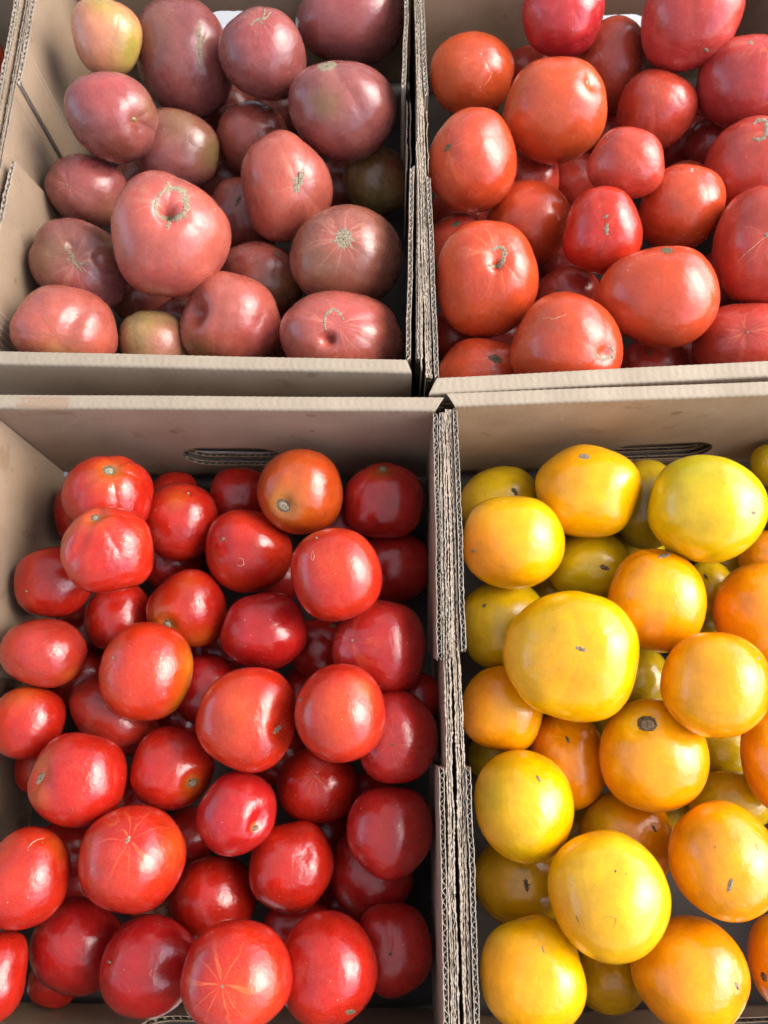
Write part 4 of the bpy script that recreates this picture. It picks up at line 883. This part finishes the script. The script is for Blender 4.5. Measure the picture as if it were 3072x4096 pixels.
('BR',1697,2085,84,112,0,.9,'ora2',[('patch',1650,2110,14,60)],{},'orange tomato with brown scar in the lower right corner of the frame'),
('BR',1580,1730,96,66,0,2.0,'oliv',[('none',1580,1700,0,0)],{},'olive tomato deep above the speckled orange one'),
('BR',1672,1006,52,50,0,1.8,'oliv',[('none',1660,990,0,0)],{},'olive tomato in the far right corner of the frame of the lower right box'),
('BR',1655,1205,62,60,0,2.2,'ora2',[('none',1655,1200,0,0)],{},'dark orange tomato deep below the large greenish yellow one'),
('LF',-40,126,62,68,0,.9,'redor',[('none',-46,120,0,0)],{},'red tomato in the neighbouring box at the upper left frame edge'),
]

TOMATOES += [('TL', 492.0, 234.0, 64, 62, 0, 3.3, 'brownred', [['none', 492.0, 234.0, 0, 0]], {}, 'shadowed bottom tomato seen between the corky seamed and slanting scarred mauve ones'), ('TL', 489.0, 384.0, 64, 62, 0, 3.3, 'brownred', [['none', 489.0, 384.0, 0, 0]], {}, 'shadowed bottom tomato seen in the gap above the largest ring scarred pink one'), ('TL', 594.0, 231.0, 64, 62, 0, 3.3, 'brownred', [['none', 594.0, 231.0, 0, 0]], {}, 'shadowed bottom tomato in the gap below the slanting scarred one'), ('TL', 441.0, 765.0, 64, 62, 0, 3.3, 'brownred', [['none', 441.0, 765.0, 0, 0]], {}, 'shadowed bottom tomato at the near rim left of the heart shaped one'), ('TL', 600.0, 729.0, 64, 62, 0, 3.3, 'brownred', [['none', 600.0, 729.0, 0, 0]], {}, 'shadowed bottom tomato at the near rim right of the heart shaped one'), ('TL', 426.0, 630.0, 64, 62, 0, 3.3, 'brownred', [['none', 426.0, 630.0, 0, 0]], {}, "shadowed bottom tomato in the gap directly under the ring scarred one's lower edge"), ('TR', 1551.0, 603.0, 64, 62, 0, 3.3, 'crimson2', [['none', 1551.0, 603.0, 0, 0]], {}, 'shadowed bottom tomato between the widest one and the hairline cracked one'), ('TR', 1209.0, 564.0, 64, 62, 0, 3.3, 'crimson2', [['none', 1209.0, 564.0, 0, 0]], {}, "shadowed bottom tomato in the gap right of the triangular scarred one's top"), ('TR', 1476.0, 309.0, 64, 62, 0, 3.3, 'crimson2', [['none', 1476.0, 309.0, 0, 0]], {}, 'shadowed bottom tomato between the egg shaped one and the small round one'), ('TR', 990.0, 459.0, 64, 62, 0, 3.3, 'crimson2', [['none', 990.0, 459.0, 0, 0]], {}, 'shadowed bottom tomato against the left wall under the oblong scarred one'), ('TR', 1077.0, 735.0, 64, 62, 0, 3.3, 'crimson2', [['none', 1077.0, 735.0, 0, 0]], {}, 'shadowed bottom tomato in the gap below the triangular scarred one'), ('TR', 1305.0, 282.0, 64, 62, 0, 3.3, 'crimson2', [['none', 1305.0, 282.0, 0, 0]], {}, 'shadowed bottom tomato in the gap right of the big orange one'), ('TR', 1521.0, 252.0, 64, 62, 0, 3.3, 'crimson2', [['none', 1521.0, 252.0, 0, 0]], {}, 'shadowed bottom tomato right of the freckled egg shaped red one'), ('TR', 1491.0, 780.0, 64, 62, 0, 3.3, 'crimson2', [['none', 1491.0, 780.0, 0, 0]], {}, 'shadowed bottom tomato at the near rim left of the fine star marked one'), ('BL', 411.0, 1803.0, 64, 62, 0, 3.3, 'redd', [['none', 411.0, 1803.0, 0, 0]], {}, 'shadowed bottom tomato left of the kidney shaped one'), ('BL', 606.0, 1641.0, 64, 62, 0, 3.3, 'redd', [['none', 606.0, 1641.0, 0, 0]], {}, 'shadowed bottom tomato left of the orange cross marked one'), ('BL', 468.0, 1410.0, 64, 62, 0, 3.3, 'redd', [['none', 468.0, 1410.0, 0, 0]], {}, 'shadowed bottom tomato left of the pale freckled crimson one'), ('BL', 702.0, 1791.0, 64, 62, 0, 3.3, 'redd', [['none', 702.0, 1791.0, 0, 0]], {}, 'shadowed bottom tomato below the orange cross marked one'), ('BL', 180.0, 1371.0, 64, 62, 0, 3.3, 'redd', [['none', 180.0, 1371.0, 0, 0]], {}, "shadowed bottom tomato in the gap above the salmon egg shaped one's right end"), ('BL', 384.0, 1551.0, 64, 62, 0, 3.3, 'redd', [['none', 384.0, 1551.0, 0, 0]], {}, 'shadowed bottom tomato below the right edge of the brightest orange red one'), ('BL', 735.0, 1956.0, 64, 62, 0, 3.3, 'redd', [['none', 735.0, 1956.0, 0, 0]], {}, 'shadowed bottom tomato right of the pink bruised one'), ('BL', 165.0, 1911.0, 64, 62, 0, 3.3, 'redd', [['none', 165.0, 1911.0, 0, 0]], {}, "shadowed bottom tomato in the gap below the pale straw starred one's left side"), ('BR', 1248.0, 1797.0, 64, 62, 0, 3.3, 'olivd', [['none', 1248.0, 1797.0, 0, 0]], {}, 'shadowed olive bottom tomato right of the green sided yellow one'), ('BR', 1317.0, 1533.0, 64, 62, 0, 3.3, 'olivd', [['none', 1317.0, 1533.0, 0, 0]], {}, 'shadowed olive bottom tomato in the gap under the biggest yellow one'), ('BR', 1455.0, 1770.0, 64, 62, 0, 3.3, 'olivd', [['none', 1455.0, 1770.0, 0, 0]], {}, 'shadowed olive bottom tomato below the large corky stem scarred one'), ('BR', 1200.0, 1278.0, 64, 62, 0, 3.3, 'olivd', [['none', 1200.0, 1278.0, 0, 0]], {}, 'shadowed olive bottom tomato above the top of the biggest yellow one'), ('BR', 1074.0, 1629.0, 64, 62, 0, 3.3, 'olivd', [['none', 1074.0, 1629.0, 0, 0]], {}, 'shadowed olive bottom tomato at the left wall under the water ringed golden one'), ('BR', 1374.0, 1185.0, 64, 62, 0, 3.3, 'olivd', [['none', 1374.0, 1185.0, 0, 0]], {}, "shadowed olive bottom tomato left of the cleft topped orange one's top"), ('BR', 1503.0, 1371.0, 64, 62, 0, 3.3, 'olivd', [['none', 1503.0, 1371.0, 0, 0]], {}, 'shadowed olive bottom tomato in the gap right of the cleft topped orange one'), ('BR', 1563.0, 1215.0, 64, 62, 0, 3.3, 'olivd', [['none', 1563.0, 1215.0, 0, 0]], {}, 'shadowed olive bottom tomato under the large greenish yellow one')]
HEIGHTS = [-0.02, -0.0702, -0.0342, -0.0561, -0.0472, -0.02, -0.0902, -0.1081, -0.061, -0.1265, -0.0786, -0.02, -0.1319, -0.0657, -0.0454, -0.0892, -0.1187, -0.0775, -0.1159, -0.0609, -0.0592, -0.1478, -0.1423, -0.1695, -0.0874, -0.0378, -0.0949, -0.02, -0.0569, -0.0823, -0.05, -0.0533, -0.027, -0.0577, -0.0592, -0.1071, -0.0379, -0.0309, -0.0586, -0.0329, -0.1234, -0.0384, -0.0663, -0.0937, -0.127, -0.127, -0.1264, -0.1401, -0.166, -0.1319, -0.1386, -0.1241, -0.06, -0.142, -0.1524, -0.1123, -0.1407, -0.071, -0.1025, -0.02, -0.1034, -0.0285, -0.1455, -0.0894, -0.1702, -0.0997, -0.1222, -0.088, -0.0691, -0.0731, -0.0619, -0.124, -0.0496, -0.02, -0.0839, -0.1128, -0.0645, -0.0644, -0.0931, -0.1207, -0.0661, -0.0746, -0.0537, -0.0542, -0.0991, -0.1365, -0.1258, -0.1125, -0.073, -0.02, -0.0567, -0.0975, -0.0623, -0.1359, -0.137, -0.1358, -0.1752, -0.1383, -0.1478, -0.16, -0.1596, -0.1564, -0.1652, -0.1564, -0.1538, -0.1031, -0.1232, -0.067, -0.0597, -0.1114, -0.0371, -0.1151, -0.0651, -0.1334, -0.0779, -0.1178, -0.0397, -0.02, -0.1017, -0.1257, -0.1227, -0.0716, -0.0718, -0.1639, -0.0697, -0.1199, -0.0399, -0.046, -0.1283, -0.0672, -0.0747, -0.132, -0.0924, -0.1227, -0.114, -0.1231, -0.1024, -0.147, -0.1683, -0.1673, -0.1705, -0.1703, -0.1698, -0.1698, -0.1695, -0.165, -0.1689, -0.1705, -0.1679, -0.1677, -0.1708, -0.1752, -0.1746, -0.1736, -0.1752, -0.1734, -0.1742, -0.1758, -0.1756, -0.1753, -0.1743, -0.1753, -0.1732, -0.1746, -0.1728, -0.1736, -0.173]
# ------------------------------------------------------------------ the place
FLOORZ = -.203
def ground_mat():
    m, t, b, L = new_mat('pale_concrete')
    n1 = N(t, 'ShaderNodeTexNoise'); n1.inputs['Scale'].default_value = 3; n1.inputs['Detail'].default_value = 8
    r = N(t, 'ShaderNodeValToRGB'); r.color_ramp.elements[0].color = (.30, .29, .27, 1); r.color_ramp.elements[1].color = (.46, .45, .42, 1); r.color_ramp.elements[0].position = .35; r.color_ramp.elements[1].position = .65
    L(n1.outputs[0], r.inputs[0]); L(r.outputs[0], b.inputs['Base Color']); b.inputs['Roughness'].default_value = .9
    return m
m = MB(); m.add([(-15, -15, -.97), (15, -15, -.97), (15, 15, -.97), (-15, 15, -.97)], [(0, 1, 2, 3)])
mesh_obj('ground', m.v, m.f, ground_mat(), None, False, kind='structure')
# market table under the boxes
tb = empty('market_table', (0, .3, -.97), 'white covered table the boxes of tomatoes stand on', 'table')
m = MB(); m.box(-1.1, .9, -.75, .57, FLOORZ + .97 - .030, FLOORZ + .97 - .006)
mesh_obj('table_top', m.v, m.f, plain('white_cloth', (.62, .62, .60)), tb, False)
for sx in (-1.0, .8):
    for sy in (-.65, .47):
        m = MB(); m.box(sx - .02, sx + .02, sy - .02, sy + .02, .0, FLOORZ + .97 - .0302)
        mesh_obj('leg', m.v, m.f, plain('grey_metal', (.25, .25, .26), .5), tb, False)
# unseen canopy added to shape the light: open at right edge, gap on left
aw = empty('added_canopy', (0, 0, -.97), 'unseen cloth canopy added to block and shape the light over the boxes', 'added canopy')
SHADE_CLOTH = plain('added_shade_cloth', SHADE_COL, .9)
_t = SHADE_CLOTH.node_tree; _b = _t.nodes['Principled BSDF']; _tr = _t.nodes.new('ShaderNodeBsdfTranslucent'); _tr.inputs[0].default_value = (.86, .86, .86, 1)
_mx = _t.nodes.new('ShaderNodeMixShader'); _mx.inputs[0].default_value = TRANSL
_t.links.new(_b.outputs[0], _mx.inputs[1]); _t.links.new(_tr.outputs[0], _mx.inputs[2]); _t.links.new(_mx.outputs[0], _t.nodes['Material Output'].inputs[0])
def sheet(x0, x1, y0, y1, z0, z1, name):
    nx, ny = 24, 24; G = []
    for i in range(nx):
        row = []
        for j in range(ny):
            fx, fy = i / (nx - 1), j / (ny - 1)
            row.append((x0 + (x1 - x0) * fx, y0 + (y1 - y0) * fy, .97 + z0 + (z1 - z0) * fx - .03 * math.sin(fx * math.pi) * math.sin(fy * math.pi)))
        G.append(row)
    mb = MB(); mb.grid(np.array(G)); o = mesh_obj(name, mb.v, mb.f, SHADE_CLOTH, aw)
    return o
for a_ in SHADE_SHEETS: sheet(*a_)
def side_blocker(x0, x1, y, z0, z1):
    xs = np.linspace(x0, x1, 160); mb = MB()
    mb.grid(np.array([[(x, y + .03 * math.sin(x * 26), z) for x in xs] for z in (.97 + z0, .97 + z1)])); o = mesh_obj('added_side_blocker', mb.v, mb.f, SHADE_CLOTH, aw)
side_blocker(-3.4, .92, 1.66, -.5, 1.47); side_blocker(-3.4, .92, -1.46, -.5, 1.47)  # unseen cloths added to block low light from both ends
PO = plain('added_post_metal', (.45, .45, .46), .5)
for (px, py) in ADDED_POSTS:
    m = MB(); m.box(px - .02, px + .02, py - .02, py + .02, 0.002, 2.5); mesh_obj('added_post', m.v, m.f, PO, aw, False)  # supports for the added canopy

# ------------------------------------------------------------------ boxes
LN = .508
TLo = (-.3797 + LN * math.cos(math.radians(89.3)), .3375 + LN * math.sin(math.radians(89.3)))
TRo = (.0426 + LN * math.cos(math.radians(90.8)), .3079 + LN * math.sin(math.radians(90.8)))
make_box('cardboard box of mauve heirloom tomatoes with cut away left flap at the upper left', TLo, -1.6, 89.3, .393, LN,
         dict(seed=3, hole_far=(.1965, -.118, .051, .0245), tn=.0135, tf=.0135, over_near=(.010, .005), ch_near=.005, hole_near=(.1965, -.118, .051, .0245),
              R=dict(far=-.203, low=-.296, near=-.300, fx=-.001, leanf=-.005, nx=.003, leann=-.003, m0=.0085, m1=.0150),
              L=dict(far=-.205, near=-.300, cutf=0, cutn=.22, nx=-.009, leann=.008, m0=.005, m1=.0115)), KRAFT)
make_box('cardboard box of orange red tomatoes beside the mauve ones at the upper right', TRo, 3.1, 90.8, .400, LN,
         dict(seed=9, hole_far=(.225, -.118, .051, .0245), tn=.0155, hole_near=(.1965, -.118, .051, .0245),
              L=dict(far=-.195, low=-.272, near=-.293, fx=.0015, leanf=-.001, nx=.0015, leann=-.001, m0=.0062, m1=.0120, sheet=(.0130, .002, -.25, -LN + .01)),
              R=dict(far=-.200, near=-.300)), KRAFT)
BLroot, BLF = make_box('cardboard box of small red tomatoes with reddish walls at the lower left', (-.3565, .2803), -.6, 89.8, .393, LN,
         dict(seed=14, hole_far=(.1936, -.118, .051, .0245), hole_near=(.1965, -.118, .051, .0245), matfar=KRAFT_RED, zf=-.004,
              R=dict(far=-.215, near=-.296, m0=.0050, m1=.0108, zf=-.003, cutf=.15),
              L=dict(far=-.225, near=-.255)), KRAFT)
tape_m, t_, b_, L_ = new_mat('kraft_tape')
n_ = N(t_, 'ShaderNodeTexNoise'); n_.inputs['Scale'].default_value = 90; n_.inputs['Detail'].default_value = 6
r_ = N(t_, 'ShaderNodeValToRGB'); r_.color_ramp.elements[0].position = .4; r_.color_ramp.elements[1].position = .62
r_.color_ramp.elements[0].color = (.20, .125, .07, 1); r_.color_ramp.elements[1].color = (.36, .26, .18, 1)
L_(n_.outputs[0], r_.inputs[0]); L_(r_.outputs[0], b_.inputs['Base Color']); b_.inputs['Roughness'].default_value = .38
tape_strip(BLF, BLroot, .026, .072, -.0115, .0105, tape_m)
make_box('cardboard box of yellow tomatoes with tan walls at the lower right', (.0575, .2800), 2.1, 90.4, .410, LN + .01,
         dict(seed=21, hole_far=(.222, -.1335, .053, .0225), hole_near=(.235, -.118, .051, .0245), matfar=KRAFT_TAN,
              L=dict(far=-.212, near=-.300, m0=.0050, m1=.0108, cutf=.1),
              R=dict(far=-.212, near=-.300)), KRAFT)
make_box('cardboard box holding one red tomato at the upper left frame edge', (-.3945 - .0045 - .393 + .002, TLo[1] - .01), -1.6, 89.8, .393, LN,
         dict(seed=31, near=True, R=dict(far=-.30, near=-.36, m0=.0045, m1=.0082, layers=3)), KRAFT)

# ------------------------------------------------------------------ tomatoes
for i_, (row_, z_) in enumerate(zip(TOMATOES, HEIGHTS)):
    make_tomato(row_, z_, i_)
bpy.context.view_layer.update()
